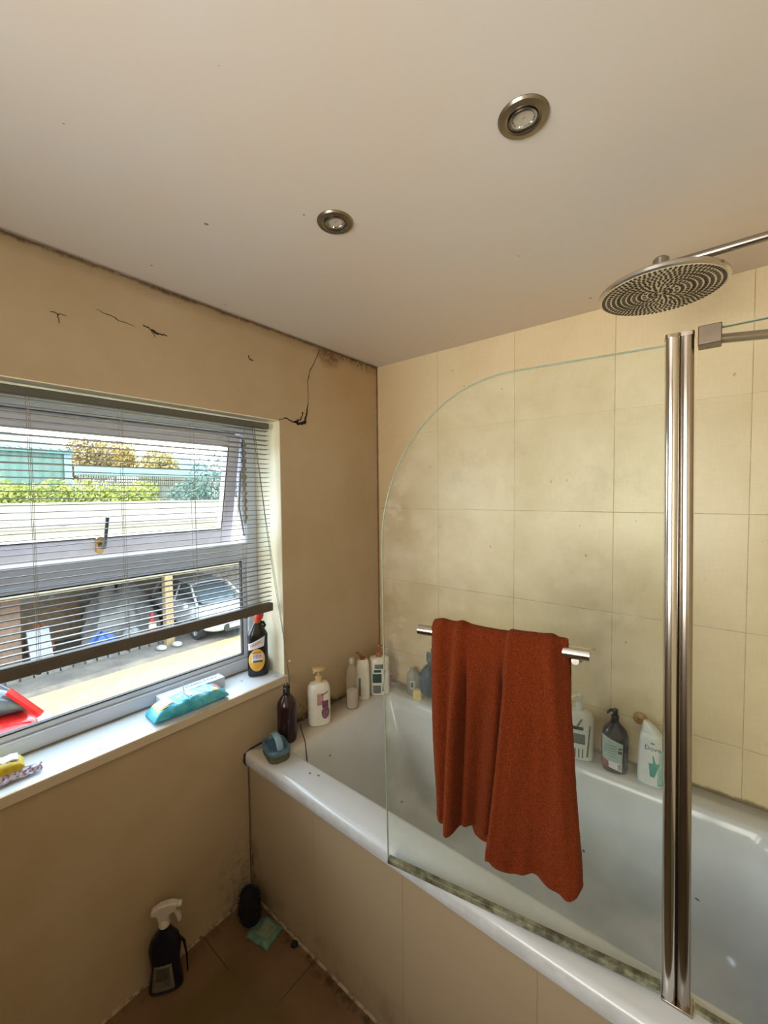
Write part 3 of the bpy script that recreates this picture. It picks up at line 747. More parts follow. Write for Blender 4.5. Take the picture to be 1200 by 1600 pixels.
def text_pts(body, size):
    cu = bpy.data.curves.new('t', 'FONT'); cu.body = body; cu.size = size; cu.align_x = 'CENTER'; cu.align_y = 'CENTER'; cu.resolution_u = 2
    o = bpy.data.objects.new('t', cu); COL.objects.link(o)
    dg = bpy.context.evaluated_depsgraph_get(); dg.update()
    me = bpy.data.meshes.new_from_object(o.evaluated_get(dg))
    v = [tuple(p.co) for p in me.vertices]; f = [tuple(p.vertices) for p in me.polygons]
    bpy.data.objects.remove(o); bpy.data.curves.remove(cu); bpy.data.meshes.remove(me)
    return v, f
def writing(body, size, place, mat, parent, name='lettering', sx=1.0):
    v, f = text_pts(body, size); b = MB()
    bv = [b.bm.verts.new(place(x * sx, y)) for x, y, z in v]
    for q in f: b.f([bv[i] for i in q])
    return b.build(name, mat, parent, smooth=False)
def on_shape(shape, cx, cz, ang=0.0, eps=0.0011):
    c, s = math.cos(ang), math.sin(ang)
    return lambda x, y: shape.front(cx + x * c - y * s, cz + x * s + y * c, eps)
def pump(parent, z, mat, r=0.013, head=0.020, spout=0.035, ang=0.0, tall=0.030, flat=False, collar=0.020):
    b = MB(); b.lathe([(r, z - .001), (r, z + collar), (r * .85, z + collar + 0.003), (r * .4, z + collar + 0.005)], 24); b.build('pump_collar', mat, parent, angle=30)
    z1 = z + collar + 0.004
    b = MB(); b.tube([(0, 0, z1 - .002), (0, 0, z1 + tall)], 0.0045, 12); b.build('pump_stem', mat, parent)
    z2 = z1 + tall; ca, sa = math.cos(ang), math.sin(ang)
    b = MB()
    if flat: b.lathe([(0.005, z2 - 0.012), (0.009, z2 - 0.006), (head, z2 + 0.001), (head * 1.02, z2 + 0.005), (head * .8, z2 + 0.008), (0.002, z2 + 0.009)], 26)
    else: b.lathe([(0.007, z2 - 0.008), (0.0085, z2), (0.0085, z2 + 0.007), (0.006, z2 + 0.010)], 20)
    b.tube([(0, 0, z2 + 0.003), (ca * spout * .6, sa * spout * .6, z2 + 0.004), (ca * spout, sa * spout, z2 - 0.004), (ca * spout * 1.08, sa * spout * 1.08, z2 - 0.009)], [0.0055, 0.0045, 0.004, 0.0035], 10)
    b.build('pump_head', mat, parent)
m_black = M('glossy_black_plastic', '16171B', 0.22, var=0.05)
m_wp = M('white_plastic', 'DEDBD0', 0.3, var=0.03)
m_wp2 = M('cool_white_plastic', 'D5DAD6', 0.3, var=0.03)
m_ivory = M('ivory_plastic', 'C9AC7C', 0.35, var=0.03)
m_ink = M('ink_black', '22242A', 0.5); m_red = M('print_red', 'C8243A', 0.4); m_redcap = M('red_cap', 'D8301E', 0.3)
m_lblw = M('label_white', 'DDE0E4', 0.4); m_yel = M('label_amber', 'E8B244', 0.4); m_pur = M('label_purple', '6C4860', 0.5)
m_pink = M('label_pink', 'B98A88', 0.5, var=.15, scale=120); m_green = M('label_green', '2F5248', 0.5, var=.1, scale=80); m_grey = M('label_grey', '6F7B75', 0.5, var=.15, scale=100)
m_teal = M('print_teal', '2B9A8E', 0.4); m_lblg = M('label_pale_green', 'A9BDB5', 0.4); m_barc = M('label_print', '3E4A58', 0.5)

# black toilet cleaner on the sill
SZ = OZ0
t = thing('cleaner_bottle', 'black toilet cleaner bottle with red cap in the window corner', 'bottle', (-0.088, -0.672, SZ + .0005), face_cam(-0.088, -0.672, 0.10))
S1 = Shape([(0, .036, .020), (0.004, .040, .024), (0.03, .041, .025), (0.09, .0395, .025), (0.14, .039, .024), (0.165, .040, .024), (0.178, .034, .022), (0.192, .026, .018), (0.206, .020, .015), (0.215, .012, .012)], 2.6)
S1.mesh().build('bottle_body', m_black, t)
decal(S1, 0, 0, 0, 0, m_lblw, t, 'brand_label', cut=quad((-0.037, .108), (0.022, .122), (0.026, .162), (-0.037, .134)))
writing('HARPIC', 0.0175, on_shape(S1, -0.008, 0.1335, 0.35), m_red, t, sx=0.82)
decal(S1, 0, 0, 0, 0, m_yel, t, 'amber_label', cut=oval(-0.006, 0.068, 0.031, 0.045))
decal(S1, 0, 0, 0, 0, m_lblw, t, 'white_band', eps=.0009, cut=quad((-0.026, .060), (0.018, .060), (0.018, .094), (-0.026, .094)))
writing('10X', 0.021, on_shape(S1, -0.004, 0.083, 0, .0016), m_red, t, sx=1.1)
writing('POWER', 0.0075, on_shape(S1, -0.004, 0.098, 0, .0016), m_ink, t, sx=1.2)
decal(S1, -0.022, 0.016, 0.060, 0.067, m_barc, t, 'dark_strip', eps=.0013)
b = MB(); b.lathe([(0.0125, 0.212), (0.0125, 0.222)], 20); b.build('neck', M('amber_neck', 'B86A30', 0.3), t)
Tl = Matrix.Translation((0, 0, 0.220)) @ Matrix.Rotation(0.35, 4, 'Y')
b = MB(); b.lathe([(0.008, 0), (0.014, 0.006), (0.018, 0.018), (0.017, 0.030), (0.012, 0.040), (0.009, 0.046), (0.006, 0.050)], 18, Tl); b.build('cap', m_redcap, t)
b = MB(); b.tube([(0.020, 0, 0.185), (0.030, 0, 0.200), (0.024, 0, 0.212), (0.008, 0, 0.215)], 0.006, 8); b.build('swan_neck', m_black, t)

# crumpled amber plastic behind it
def crumple(name, label, cat, loc, r, mat, sx=1, sy=1, sz=1, seed=1, rz=0, amp=.35, lat=14, lon=18):
    rn = random.Random(seed); t = MB(); rings = []
    for j in range(1, lat):
        th = PI * j / lat; ring = []
        for k in range(lon):
            a = 2 * PI * k / lon; rr = r * (1 + rn.uniform(-amp, amp * .6))
            ring.append(Vector((rr * math.sin(th) * math.cos(a) * sx, rr * math.sin(th) * math.sin(a) * sy, r * sz * (1 - math.cos(th)) * (1 + rn.uniform(-amp, amp) * .3))))
        rings.append(ring)
    t.loft(rings); o = t.build(name, mat, label=label, cat=cat, angle=25); o.location = loc; o.rotation_euler = (0, 0, rz); return o
m_amber = M('amber_film', 'C79A4E', 0.3, var=.25, scale=60, Transmission_Weight=0.2)
crumple('plastic_bag', 'crumpled amber plastic bag behind the black cleaner bottle', 'plastic bag', (-0.118, -0.636, SZ + .001), 0.030, m_amber, .75, .75, 1.05, 5)
# holes / marks in the sill are in its paint; pack of wipes
m_wipe = NT('wipes_film'); m_wipe.pos(True)
nw = m_wipe.noise(22, 4, 0.6); m_wipe.bump(m_wipe.noise(35, 4, 0.7), 0.6, 0.004)
m_wipe = m_wipe.fin(m_wipe.mix(m_wipe.step(nw, 0.35, 0.68), lin('1FA3C4'), lin('63C3D6')), 0.22)
def ang_to(y0, x0, y1, x1): return math.atan2(y1 - y0, x1 - x0)
t = thing('wipes_packet', 'turquoise crinkled packet of cleaning wipes on the window sill', 'packet', (-0.054, -0.972, SZ + .0005), PI/2 - 0.06)
def pack(L, W, H, seed, amp, seal=0.014):
    rn = random.Random(seed); ph = [rn.uniform(0, 6) for _ in range(8)]
    def prof_(x):
        e = max(0.0, 1 - abs(2 * x / L) ** 4) ** 0.6; return e
    def f(u, v):
        x = (u - 0.5) * L; e = prof_(x); a = v * 2 * PI
        c, s = math.cos(a), math.sin(a); ex = 0.55
        hw = W / 2 * (0.86 + 0.14 * e); hh = H / 2 * e + 0.0012
        y = math.copysign(abs(c) ** ex, c) * hw; z = math.copysign(abs(s) ** 0.75, s) * hh + H / 2 * (0.75 * e + .25) 
        wr = amp * e * (math.sin(x * 160 + ph[0] + y * 60) + math.sin(y * 190 - x * 70 + ph[1]) + math.sin((x + y) * 240 + ph[2]) * .6)
        if s > 0.05: z += wr
        z += 0.003 * (1 - e) * math.sin(y * 300 + ph[3])
        return Vector((x, y, max(0.0004, z)))
    b = MB(); b.grid(f, 48, 28); return b
PB = pack(0.250, 0.096, 0.046, 4, 0.0018)
PB.build('packet_film', m_wipe, t, doubles=True, angle=35)
def flat(cx, cy, z, ang=0): 
    c, s = math.cos(ang), math.sin(ang)
    return lambda x, y: Vector((cx + x * c - y * s, cy + x * s + y * c, z))
def dome(x, y, H=0.046, L=0.250, W=0.096, up=0.0036):
    e = max(0.0, 1 - abs(2 * x / L) ** 4) ** 0.6
    cy = min(0.999, abs(y) / (W / 2 * (0.86 + .14 * e))); cc = cy ** (1 / 0.55); s = math.sqrt(max(0, 1 - cc * cc))
    return H / 2 * e * (s ** 0.75) + H / 2 * (0.75 * e + .25) + up
def on_pack(cx, cy, ang=0, up=.0036):
    c, s = math.cos(ang), math.sin(ang)
    def f(x, y):
        X, Y = cx + x * c - y * s, cy + x * s + y * c
        return Vector((X, Y, dome(X, Y, up=up)))
    return f
def pack_patch(x0, x1, y0, y1, mat, name, up=.003, nx=10, ny=8, par=t):
    b = MB(); f = on_pack(0, 0, 0, up); b.grid(lambda u, v: f(x0 + (x1 - x0) * u, y0 + (y1 - y0) * v), nx, ny); return b.build(name, mat, par)
# local x runs away from the camera along the sill, local -y faces the room
pack_patch(-0.108, -0.076, -0.030, 0.036, m_yel, 'yellow_panel')
pack_patch(-0.103, -0.060, -0.024, 0.026, M('label_mottle', 'D9D3C8', .4, var=.35, scale=90), 'flower_print', up=.0042)
pack_patch(0.070, 0.092, -0.036, -0.018, m_yel, 'small_badge', up=.0035)
pack_patch(0.088, 0.106, -0.010, 0.030, M('print_coral', 'CF5A5E', .4, var=.2, scale=80), 'coral_print', up=.0035)
pack_patch(-0.010, 0.006, -0.022, 0.024, M('label_lilac', 'BFC6DE', .4), 'lilac_tag', up=.004)
writing('COMPOSTABLE', 0.0125, on_pack(0.032, -0.030, 0.0, .0045), m_wp, t)
writing('WIPES', 0.009, on_pack(0.030, -0.040, 0.0, .0045), m_wp, t)
b = MB(); b.tube([(-0.006, 0.018, 0.040), (-0.008, 0.028, 0.062), (-0.004, 0.036, 0.082)], [0.004, 0.002, 0.001], 6); b.build('wipe_corner', m_wp, t)
# carton behind the wipes
t = thing('long_carton', 'long white carton lying on the sill behind the turquoise packet', 'box', (-0.128, -0.915, SZ + .0005), PI/2 - 0.03)
b = MB(); b.box(-0.125, 0.105, -0.024, 0.024, 0, 0.036); b.build('carton', M('carton_white', 'C3CBD6', 0.5, var=.03), t, bevel=0.0015)
writing('HAMILTON', 0.018, flat(0.025, 0.0, 0.0366), m_barc, t, sx=1.25)
# yellow thing and wrapper at the near end of the sill
t = thing('sponge_pack', 'yellow and white wrapped sponge at the near end of the sill', 'sponge', (-0.088, -1.478, SZ + .0005), PI/2 - .12)
b = MB()
def spf(u, v):
    a = v * 2 * PI; c, s = math.cos(a), math.sin(a); e = max(0.0, 1 - abs(2 * u - 1) ** 5) ** .5
    return Vector(((u - .5) * 0.15, math.copysign(abs(c) ** .6, c) * 0.036 * (.7 + .3 * e), 0.021 + math.copysign(abs(s) ** .7, s) * 0.021 * (.15 + .85 * e) + .0015 * math.sin(u * 60 + v * 30) * (s > 0.1)))
b.grid(spf, 26, 24); b.build('yellow_sponge', M('sponge_yellow', 'C9AE1E', 0.6, var=.15, scale=60, bump=.3), t, doubles=True)
b = MB(); b.grid(lambda u, v: Vector(((u - .5) * 0.128, 0.030 - 0.046 * v, 0.0435 + .0015 * math.sin(u * 30) + 0.001 - 0.012 * (max(0, v - .75) * 4) * .3 - .010 * max(0, .2 - v) * 5)), 18, 8)
b.build('white_sheet', M('film_white', 'CBD8E6', .3, var=.08, scale=50), t, solid=.0006)
t = MB(); rn = random.Random(9)
t.grid(lambda u, v: Vector(((u - .5) * 0.088 + rn.uniform(-.002, .002), (v - .5) * (0.05 - .018 * u) + rn.uniform(-.002, .002), 0.004 + abs(math.sin(v * PI)) * 0.016 * (1 - .3 * u) + rn.uniform(0, .005))), 16, 10)
m_wrap = NT('wrapper_film'); m_wrap.pos(True)
m_wrap = m_wrap.fin(m_wrap.mix(m_wrap.step(m_wrap.noise(120, 4, .7), .42, .58), lin('7D6FA8'), lin('D9D5E2')), 0.25)
o = t.build('sweet_wrapper', m_wrap, smooth=False, solid=.0004, label='crumpled lilac and silver wrapper beside the yellow sponge', cat='wrapper'); o.location = (-0.052, -1.418, SZ + .0005); o.rotation_euler = (0, 0, PI/2 - .1)

# ---- ledge
RZ0 = RIM + .0006
# blue scrubbing brush
t = thing('scrub_brush', 'blue grey scrubbing brush with loop handle on the bath corner', 'brush', (0.112, -0.738, RZ0), -0.30)
t.scale = (0.94, 0.94, 0.94)
def rr3(hx, hy, z, r): return [Vector((x, y, z)) for x, y in rrect(0, 0, hx, hy, r, 6)]
b = MB(); b.loft([rr3(.058, .040, .002, .03), rr3(.060, .042, .010, .03), rr3(.058, .040, .030, .03)]); b.build('bristle_pad', M('bristle_olive', '55583F', 0.9, var=.25, scale=150, bump=.6), t)
b = MB(); b.loft([rr3(.060, .042, .029, .03), rr3(.063, .045, .032, .032), rr3(.063, .045, .042, .032), rr3(.060, .042, .047, .03), rr3(.052, .034, .047, .026), rr3(.048, .030, .041, .024)])
m_blue = M('blue_grey_plastic', '4E6C80', 0.4, var=.06); m_blue2 = M('pale_blue_plastic', '7C9AA9', 0.4, var=.06)
b.build('brush_body', m_blue, t, angle=50)
b = MB(); pts = [(-0.050, 0, .040), (-0.046, 0, .062), (-0.028, 0, .078), (0, 0, .083), (.028, 0, .078), (.046, 0, .062), (.050, 0, .040)]
rings = []
for i, p in enumerate(pts):
    d = (Vector(pts[min(i + 1, 6)]) - Vector(pts[max(i - 1, 0)])).normalized(); nrm = Vector((-d.z, 0, d.x))
    rings.append([Vector(p) + Vector((0, 1, 0)) * y + nrm * q for y, q in ((-.013, -.003), (.013, -.003), (.014, .0), (.011, .004), (-.011, .004), (-.014, 0))])
b.loft(rings); b.build('loop_handle', m_blue2, t, sub=1)

# dark brown bottle
t = thing('soap_bottle', 'dark brown refill bottle with narrow neck beside the blue brush', 'bottle', (0.064, -0.650, RZ0), face_cam(0.064, -0.650, -.2))
m_brown = M('brown_plastic', '2A1719', 0.18, var=.08)
S = Shape([(0, .030, .030), (0.004, .036, .036), (0.02, .0375, .0375), (0.135, .0375, .0375), (0.150, .035, .035), (0.166, .025, .025), (0.176, .016, .016), (0.180, .0145, .0145)], 2.1)
S.mesh().build('bottle_body', m_brown, t)
b = MB(); b.lathe([(.0145, .179), (.0135, .196), (.0115, .200), (.0115, .205), (.009, .208)], 20); b.build('flip_neck', m_black, t)
b = MB(); b.tube([(-.010, 0, .203), (-.007, 0, .215), (.003, 0, .219), (.010, 0, .212), (.011, 0, .203)], .004, 8); b.build('cap_loop', m_black, t)

# white bottle with ivory pump, purple label
def pump_bottle(name, label, x, y, off, rows, mat, pm, **kw):
    t = thing(name, label, 'bottle', (x, y, RZ0), face_cam(x, y, off)); S = Shape(rows, kw.pop('pw', 2.6)); S.mesh().build('bottle_body', mat, t)
    if pm: pump(t, rows[-1][0], pm, **kw)
    return t, S
t, S = pump_bottle('pump_bottle', 'white pump bottle with purple flower label and ivory pump', 0.076, -0.494, 0.15,
    [(0, .042, .026), (.004, .046, .030), (.03, .0465, .031), (.14, .0465, .031), (.160, .044, .029), (.172, .036, .024), (.177, .016, .014)], m_wp, m_ivory, flat=True, head=.026, spout=.022, ang=-2.6, tall=.026, r=.0145)
decal(S, -.012, .014, .090, .138, m_pink, t, 'pink_flower', nx=8, nz=8); decal(S, .008, .034, .078, .106, m_pur, t, 'purple_patch', eps=.001, nx=8, nz=8)
decal(S, 0, 0, 0, 0, M('flower_print', '8A5F72', .5, var=.3, scale=160), t, 'flower_tail', eps=.0009, cut=oval(.022, .056, .017, .026))
decal(S, 0, 0, 0, 0, m_pur, t, 'stem_print', eps=.0012, cut=quad((.006, .128), (.032, .138), (.036, .144), (.006, .133)))
# frosted bottle with white lotion in the bottom
m_frost = NT('frosted_plastic'); m_frost.pos(True)
m_frost = m_frost.fin(m_frost.mix(m_frost.noise(20), lin('B9AA92'), lin('C8BBA4')), 0.35, Alpha=0.28)
t = thing('clear_bottle', 'frosted clear bottle quarter full of white lotion', 'bottle', (0.100, -0.318, RZ0), face_cam(.1, -.318))
S = Shape([(0, .024, .022), (.004, .0275, .025), (.10, .0275, .025), (.155, .0265, .024), (.180, .020, .018), (.192, .012, .012), (.206, .012, .012)], 2.3)
S.mesh().build('bottle_body', m_frost, t)
b = MB(); b.lathe([(.020, .003), (.0245, .007), (.0248, .080), (.020, .083)], 28, sy=.9); b.build('lotion', M('lotion_white', 'C6BEB4', .4, var=.03), t)
b = MB(); b.lathe([(.0125, .203), (.0125, .222), (.008, .228)], 18); b.build('cap', M('clear_cap', 'AFA792', .3), t)
# tall white bottle, amber flip cap
t, S = pump_bottle('white_bottle', 'plain white bottle with open amber cap next to the frosted bottle', 0.082, -0.225, 0.1,
    [(0, .028, .018), (.004, .031, .020), (.06, .032, .021), (.15, .030, .020), (.178, .027, .018), (.186, .020, .014)], m_wp, None)
b = MB(); b.lathe([(.013, .184), (.013, .196)], 18); b.lathe([(.017, 0), (.018, .005), (.014, .009)], 20, Matrix.Translation((-.020, 0, .206)) @ Matrix.Rotation(.75, 4, 'Y'), sy=.8); b.build('amber_cap', M('amber_cap', '8A5E22', .3), t)
decal(S, -.022, -.012, .02, .105, m_grey, t, 'side_print', nx=4)
# cream pump bottle with green label
t, S = pump_bottle('pump_bottle', 'cream pump bottle with dark green label in the corner', 0.108, -0.138, 0.05,
    [(0, .044, .026), (.004, .049, .030), (.03, .050, .031), (.145, .0485, .031), (.170, .047, .029), (.176, .038, .024), (.178, .014, .014)], m_wp, M('copper_pump', 'A87650', .3, .3), head=.018, spout=.030, ang=.2, tall=.024)
decal(S, -.032, .010, .062, .105, m_green, t, 'green_patch'); decal(S, -.030, .006, .012, .050, m_grey, t, 'plant_print', nx=6)
decal(S, -.026, .008, .112, .124, m_green, t, 'title_print', nx=6); decal(S, 0, 0, 0, 0, m_grey, t, 'leaf_print', cut=quad((.012, .02), (.018, .02), (.030, .12), (.024, .12)))
decal(S, -.022, .018, .130, .150, m_grey, t, 'leaf_top', nx=6)
# small orange tube in the corner
t = thing('orange_tube', 'small peach orange tube standing in the bath corner', 'tube', (0.098, -0.052, RZ0), face_cam(.098, -.052))
b = MB(); b.lathe([(.014, 0), (.016, .004), (.016, .060), (.013, .066)], 20); b.build('lower_half', M('orange_plastic', '9A5230', .4), t)
b = MB(); b.lathe([(.013, .066), (.0125, .105), (.006, .120), (.004, .125)], 20); b.build('clear_top', M('clear_peach', 'B59878', .25), t)
# grey shampoo bottle behind the puff
t = thing('grey_bottle', 'short grey clear bottle behind the blue bath puff', 'bottle', (0.240, -0.045, RZ0), face_cam(.24, -.045))
b = MB(); b.lathe([(.026, 0), (.029, .004), (.029, .095), (.022, .106), (.014, .110), (.014, .122)], 28, sy=.8); b.build('bottle_body', M('grey_plastic', '8B8B7C', .25, var=.1), t)
SS = Shape([(0, .029, .0232), (.1, .029, .0232)], 2)
decal(SS, -.014, .012, .030, .070, m_lblg, t, 'label'); decal(SS, -.010, .000, .040, .062, m_ink, t, 'dark_print', eps=.0012, nx=4)
# yellow duck-like sponge
t = thing('yellow_sponge', 'small pale yellow sponge under the blue bath puff', 'sponge', (0.290, -0.078, RZ0), 0.4)
b = MB(); b.loft([rr3(.020, .014, 0, .009), rr3(.022, .016, .006, .010), rr3(.022, .016, .040, .010), rr3(.018, .012, .046, .008)]); b.build('sponge_block', M('pale_yellow', 'D2BE76', .8, var=.12, scale=120, bump=.4), t)
# blue bath puff hanging from a cord on the wall
t = thing('bath_puff', 'dark blue mesh bath puff leaning on the tiles left of the towel', 'bath puff', (0.345, -0.068, RZ0))
m_puff = M('blue_mesh', '2A4656', .6, var=.25, scale=50)
b = MB(); rn = random.Random(11)
for q in range(110):
    a, th = rn.uniform(0, 2 * PI), math.acos(rn.uniform(-1, 1)); rad = Vector((math.sin(th) * math.cos(a) * .046, math.sin(th) * math.sin(a) * .036, math.cos(th) * .074))
    c = Vector((0, 0, .098)) + rad; nn = rad.normalized(); tt = nn.orthogonal().normalized(); tt = Matrix.Rotation(rn.uniform(0, 6), 3, nn) @ tt; bb = nn.cross(tt)
    w_, h_ = rn.uniform(.010, .018), rn.uniform(.008, .014); ph = rn.uniform(0, 6)
    b.grid(lambda u, v: c - nn * .014 + tt * ((u - .5) * 2 * w_) + bb * (math.sin(u * 7 + ph) * .005 + (v - .5) * .006) + nn * (v * h_ + .005 * math.sin(u * 9 + ph)), 6, 2)
b.lathe([(.005, .02), (.030, .05), (.036, .098), (.030, .145), (.005, .176)], 14)
b.build('mesh_ball', m_puff, t, solid=.0006)
crb = MB(); 
for q in range(26):
    a = rn.uniform(0, 6.28); c = Vector((.010 + rn.uniform(-.016, .016), rn.uniform(-.01, .01), .195 + rn.uniform(-.02, .025)))
    crb.grid(lambda u, v: c + Vector((math.cos(a), math.sin(a), 0)) * (u - .5) * .022 + Vector((0, 0, 1)) * (v - .5) * .02 + Vector((-math.sin(a), math.cos(a), 0)) * .004 * math.sin(u * 8), 4, 2)
crb.tube([(.008, 0, .17), (.012, .004, .21), (.006, .010, .24), (.002, .050, .262)], .002, 6)
crb.build('hanging_loop', M('puff_loop', '4F6B78', .6, var=.2), t, solid=.0006)

# white aloe pump bottle right of the towel
t, S = pump_bottle('pump_bottle', 'white pump bottle with leaf pattern between the towel and the black bottle', 0.985, -0.066, 0.05,
    [(0, .040, .025), (.004, .045, .029), (.03, .046, .030), (.145, .0455, .030), (.160, .040, .027), (.170, .028, .020), (.174, .015, .015)], m_wp2, m_wp2, spout=.030, ang=-2.7, tall=.022, r=.014)
decal(S, -.028, .016, .062, .098, m_grey, t, 'grey_patch'); decal(S, 0, 0, 0, 0, m_grey, t, 'leaf_print', cut=quad((.020, .018), (.026, .018), (.034, .13), (.029, .13)))
decal(S, -.030, .010, .112, .124, M('print_darkgrey', '4A5450', .5), t, 'title_print', nx=6)
decal(S, 0, 0, 0, 0, m_grey, t, 'leaf_left', cut=quad((-.030, .125), (-.022, .125), (-.034, .148), (-.038, .148))); decal(S, 0, 0, 0, 0, m_grey, t, 'leaf_mid', cut=quad((-.012, .125), (-.006, .125), (.008, .152), (.002, .152)))
for q in range(4): decal(S, -.030 + q * .012, -.026 + q * .012, .012, .045, m_grey, t, 'stem_print', nx=2)
# black pump bottle
t, S = pump_bottle('pump_bottle', 'black pump bottle with pale green back label by the tiles', 1.098, -0.072, 0.0,
    [(0, .030, .020), (.004, .036, .024), (.02, .040, .027), (.120, .0405, .028), (.140, .036, .026), (.155, .026, .020), (.165, .016, .015), (.170, .013, .013)], m_black, m_black, spout=.022, ang=PI + .15, tall=.010, r=.012)
decal(S, 0, 0, 0, 0, m_lblg, t, 'back_label', cut=quad((-.037, .045), (.022, .020), (.024, .108), (-.038, .128)))
decal(S, 0, 0, 0, 0, m_lblw, t, 'white_corner', eps=.001, cut=quad((-.018, .022), (.021, .012), (.022, .040), (-.018, .044)))
decal(S, 0, 0, 0, 0, M('label_rust', '8E4A44', .5), t, 'rust_corner', eps=.001, cut=quad((-.037, .022), (-.020, .018), (-.020, .042), (-.037, .048)))
for q in range(6): decal(S, .010 + q * .0018, .0108 + q * .0018, .018, .038, m_ink, t, 'barcode_bar', eps=.0013, nx=1, nz=2)
decal(S, .012, .021, .088, .094, m_barc, t, 'print_block', eps=.001, nx=3); decal(S, .010, .021, .074, .084, m_barc, t, 'print_block', eps=.001, nx=3)
for q in range(5): decal(S, -.030, .004, .060 + q * .009, .0615 + q * .009, m_grey, t, 'print_line', eps=.001, nz=1)
# white bottle with teal drawing
t, S = pump_bottle('shampoo_bottle', 'white shampoo bottle with teal swirl beside the chrome post', 1.203, -0.070, -0.12,
    [(0, .034, .020), (.004, .0385, .024), (.02, .0390, .025), (.10, .036, .024), (.155, .032, .022), (.166, .029, .020), (.168, .027, .018)], m_wp2, None)
b = MB()
b.loft([[Vector((x, y, z)) for x, y in rrect(cx, 0, hx, hy, min(hx, hy) * .9, 5)] for z, cx, hx, hy in ((.167, 0, .027, .017), (.180, -.004, .023, .016), (.196, -.012, .013, .012), (.203, -.016, .005, .008))])
b.build('flip_cap', m_wp2, t)
writing('Dove', 0.020, on_shape(S, .006, .126, 0, .001), M('print_navy', '2D4A66', .5), t)
decal(S, 0, 0, 0, 0, m_teal, t, 'bird_print', cut=oval(.006, .143, .006, .003), nx=6, nz=6)
decal(S, 0, 0, 0, 0, m_teal, t, 'teal_swirl', cut=quad((.000, .035), (.012, .035), (.026, .082), (-.004, .078)))
decal(S, 0, 0, 0, 0, m_teal, t, 'teal_flame', cut=quad((.008, .080), (.016, .078), (.009, .104), (.006, .104)))
decal(S, 0, 0, 0, 0, M('print_paleteal', '8FC4BA', .4), t, 'pale_wave', eps=.0004, cut=quad((.020, .010), (.0345, .010), (.034, .125), (.024, .125)))
# round yellowish hook on the tiles
t = thing('suction_hook', 'round yellowed suction hook on the tiles above the white shampoo bottle', 'hook', (1.162, -0.0005, 0.735), rot=(PI/2, 0, 0))
b = MB(); b.lathe([(.0215, 0), (.021, .004), (.017, .008), (.010, .010), (.004, .013)], 28); b.build('suction_cup', M('yellowed_rubber', 'B79A5E', .35, var=.15), t)
b = MB(); b.lathe([(.006, .009), (.006, .016), (.003, .019)], 14); b.build('hook_knob', M('old_amber', '96733A', .4), t)
# thin shampoo shadow smear left alone

# ---- floor things
t = thing('spray_bottle', 'dark blue trigger spray bottle on the floor by the wall', 'spray bottle', (0.052, -1.118, 0.0006), face_cam(.052, -1.118, -.25))
m_navy = M('navy_plastic', '0D0E22', .2, var=.1)
S = Shape([(0, .044, .022), (.004, .049, .026), (.03, .046, .027), (.075, .040, .027), (.105, .043, .027), (.135, .046, .026), (.160, .038, .023), (.180, .022, .018), (.195, .014, .014), (.205, .013, .013)], 2.5)
S.mesh().build('bottle_body', m_navy, t)
decal(S, 0, 0, 0, 0, M('label_silvergrey', '6F6A5C', .4), t, 'front_label', cut=quad((-.036, .012), (.030, .012), (.022, .095), (-.026, .095)))
decal(S, -.022, .016, .048, .088, M('label_dark', '4A4636', .4), t, 'dark_window', eps=.001)
decal(S, .000, .018, .028, .050, M('label_dark2', '5A564A', .4), t, 'small_panel', eps=.0014, nx=5)
decal(S, -.038, .030, .006, .016, m_ink, t, 'bottom_strip', eps=.001)
writing('SPRAY', .010, on_shape(S, .006, .011, 0, .0015), m_wp, t) if False else None
m_trig = M('white_trigger', 'C7BFB2', .35, var=.04)
b = MB(); b.lathe([(.016, .198), (.016, .215), (.013, .219)], 20); b.build('screw_collar', m_trig, t)
XZ2 = Matrix(((1, 0, 0, 0), (0, 0, 1, -0.011), (0, 1, 0, 0), (0, 0, 0, 1)))
b = MB(); b.prism([(-.014, .212), (.013, .212), (.016, .232), (.036, .243), (.040, .262), (.022, .268), (-.010, .266), (-.034, .252), (-.036, .240), (-.020, .234)], 0, .022, XZ2); b.build('trigger_head', m_trig, t, bevel=.004, bseg=3)
b = MB(); b.prism([(.026, .243), (.033, .243), (.046, .222), (.048, .205), (.040, .200), (.036, .218)], .004, .018, XZ2); b.build('trigger_lever', m_trig, t, bevel=.002)
b = MB(); b.lathe([(.009, 0), (.010, .006), (.008, .013)], 14, Matrix.Translation((.038, 0, .254)) @ Matrix.Rotation(PI/2, 4, 'Y')); b.build('nozzle_tip', m_trig, t)
b = MB(); b.tube([(.036, .004, .150), (.052, .006, .125), (.058, .008, .08), (.060, .008, .02)], [.004, .004, .003, .002], 8); b.build('side_strap', m_black, t)

t = thing('bristle_brush', 'black bristled brush head in the dark floor corner', 'brush', (0.085, -0.845, 0.0006))
b = MB(); rings = []
for r, z in ((.020, 0), (.034, .008), (.041, .035), (.042, .065), (.036, .095), (.022, .118), (.006, .128)): rings.append([Vector((math.cos(2*PI*k/40) * r * (1 + .05 * math.sin(k * 2.5)), math.sin(2*PI*k/40) * r * .85, z)) for k in range(40)])
b.loft(rings); b.build('bristle_core', M('bristle_black', '060606', .9), t)
b = MB(); rn = random.Random(21)
for q in range(420):
    a = rn.uniform(0, 2 * PI); zz = rn.uniform(.008, .115); r = interp([(0, .030), (.035, .040), (.065, .041), (.095, .035), (.118, .02)], zz)
    p = Vector((math.cos(a) * r, math.sin(a) * r * .85, zz)); d = Vector((math.cos(a), math.sin(a), rn.uniform(-.2, .5))).normalized() * rn.uniform(.004, .009)
    b.tube([p - d * .3, p + d], [.0009, .0004], 3)
b.build('bristles', M('bristle_black', '060606', .9), t, smooth=False)
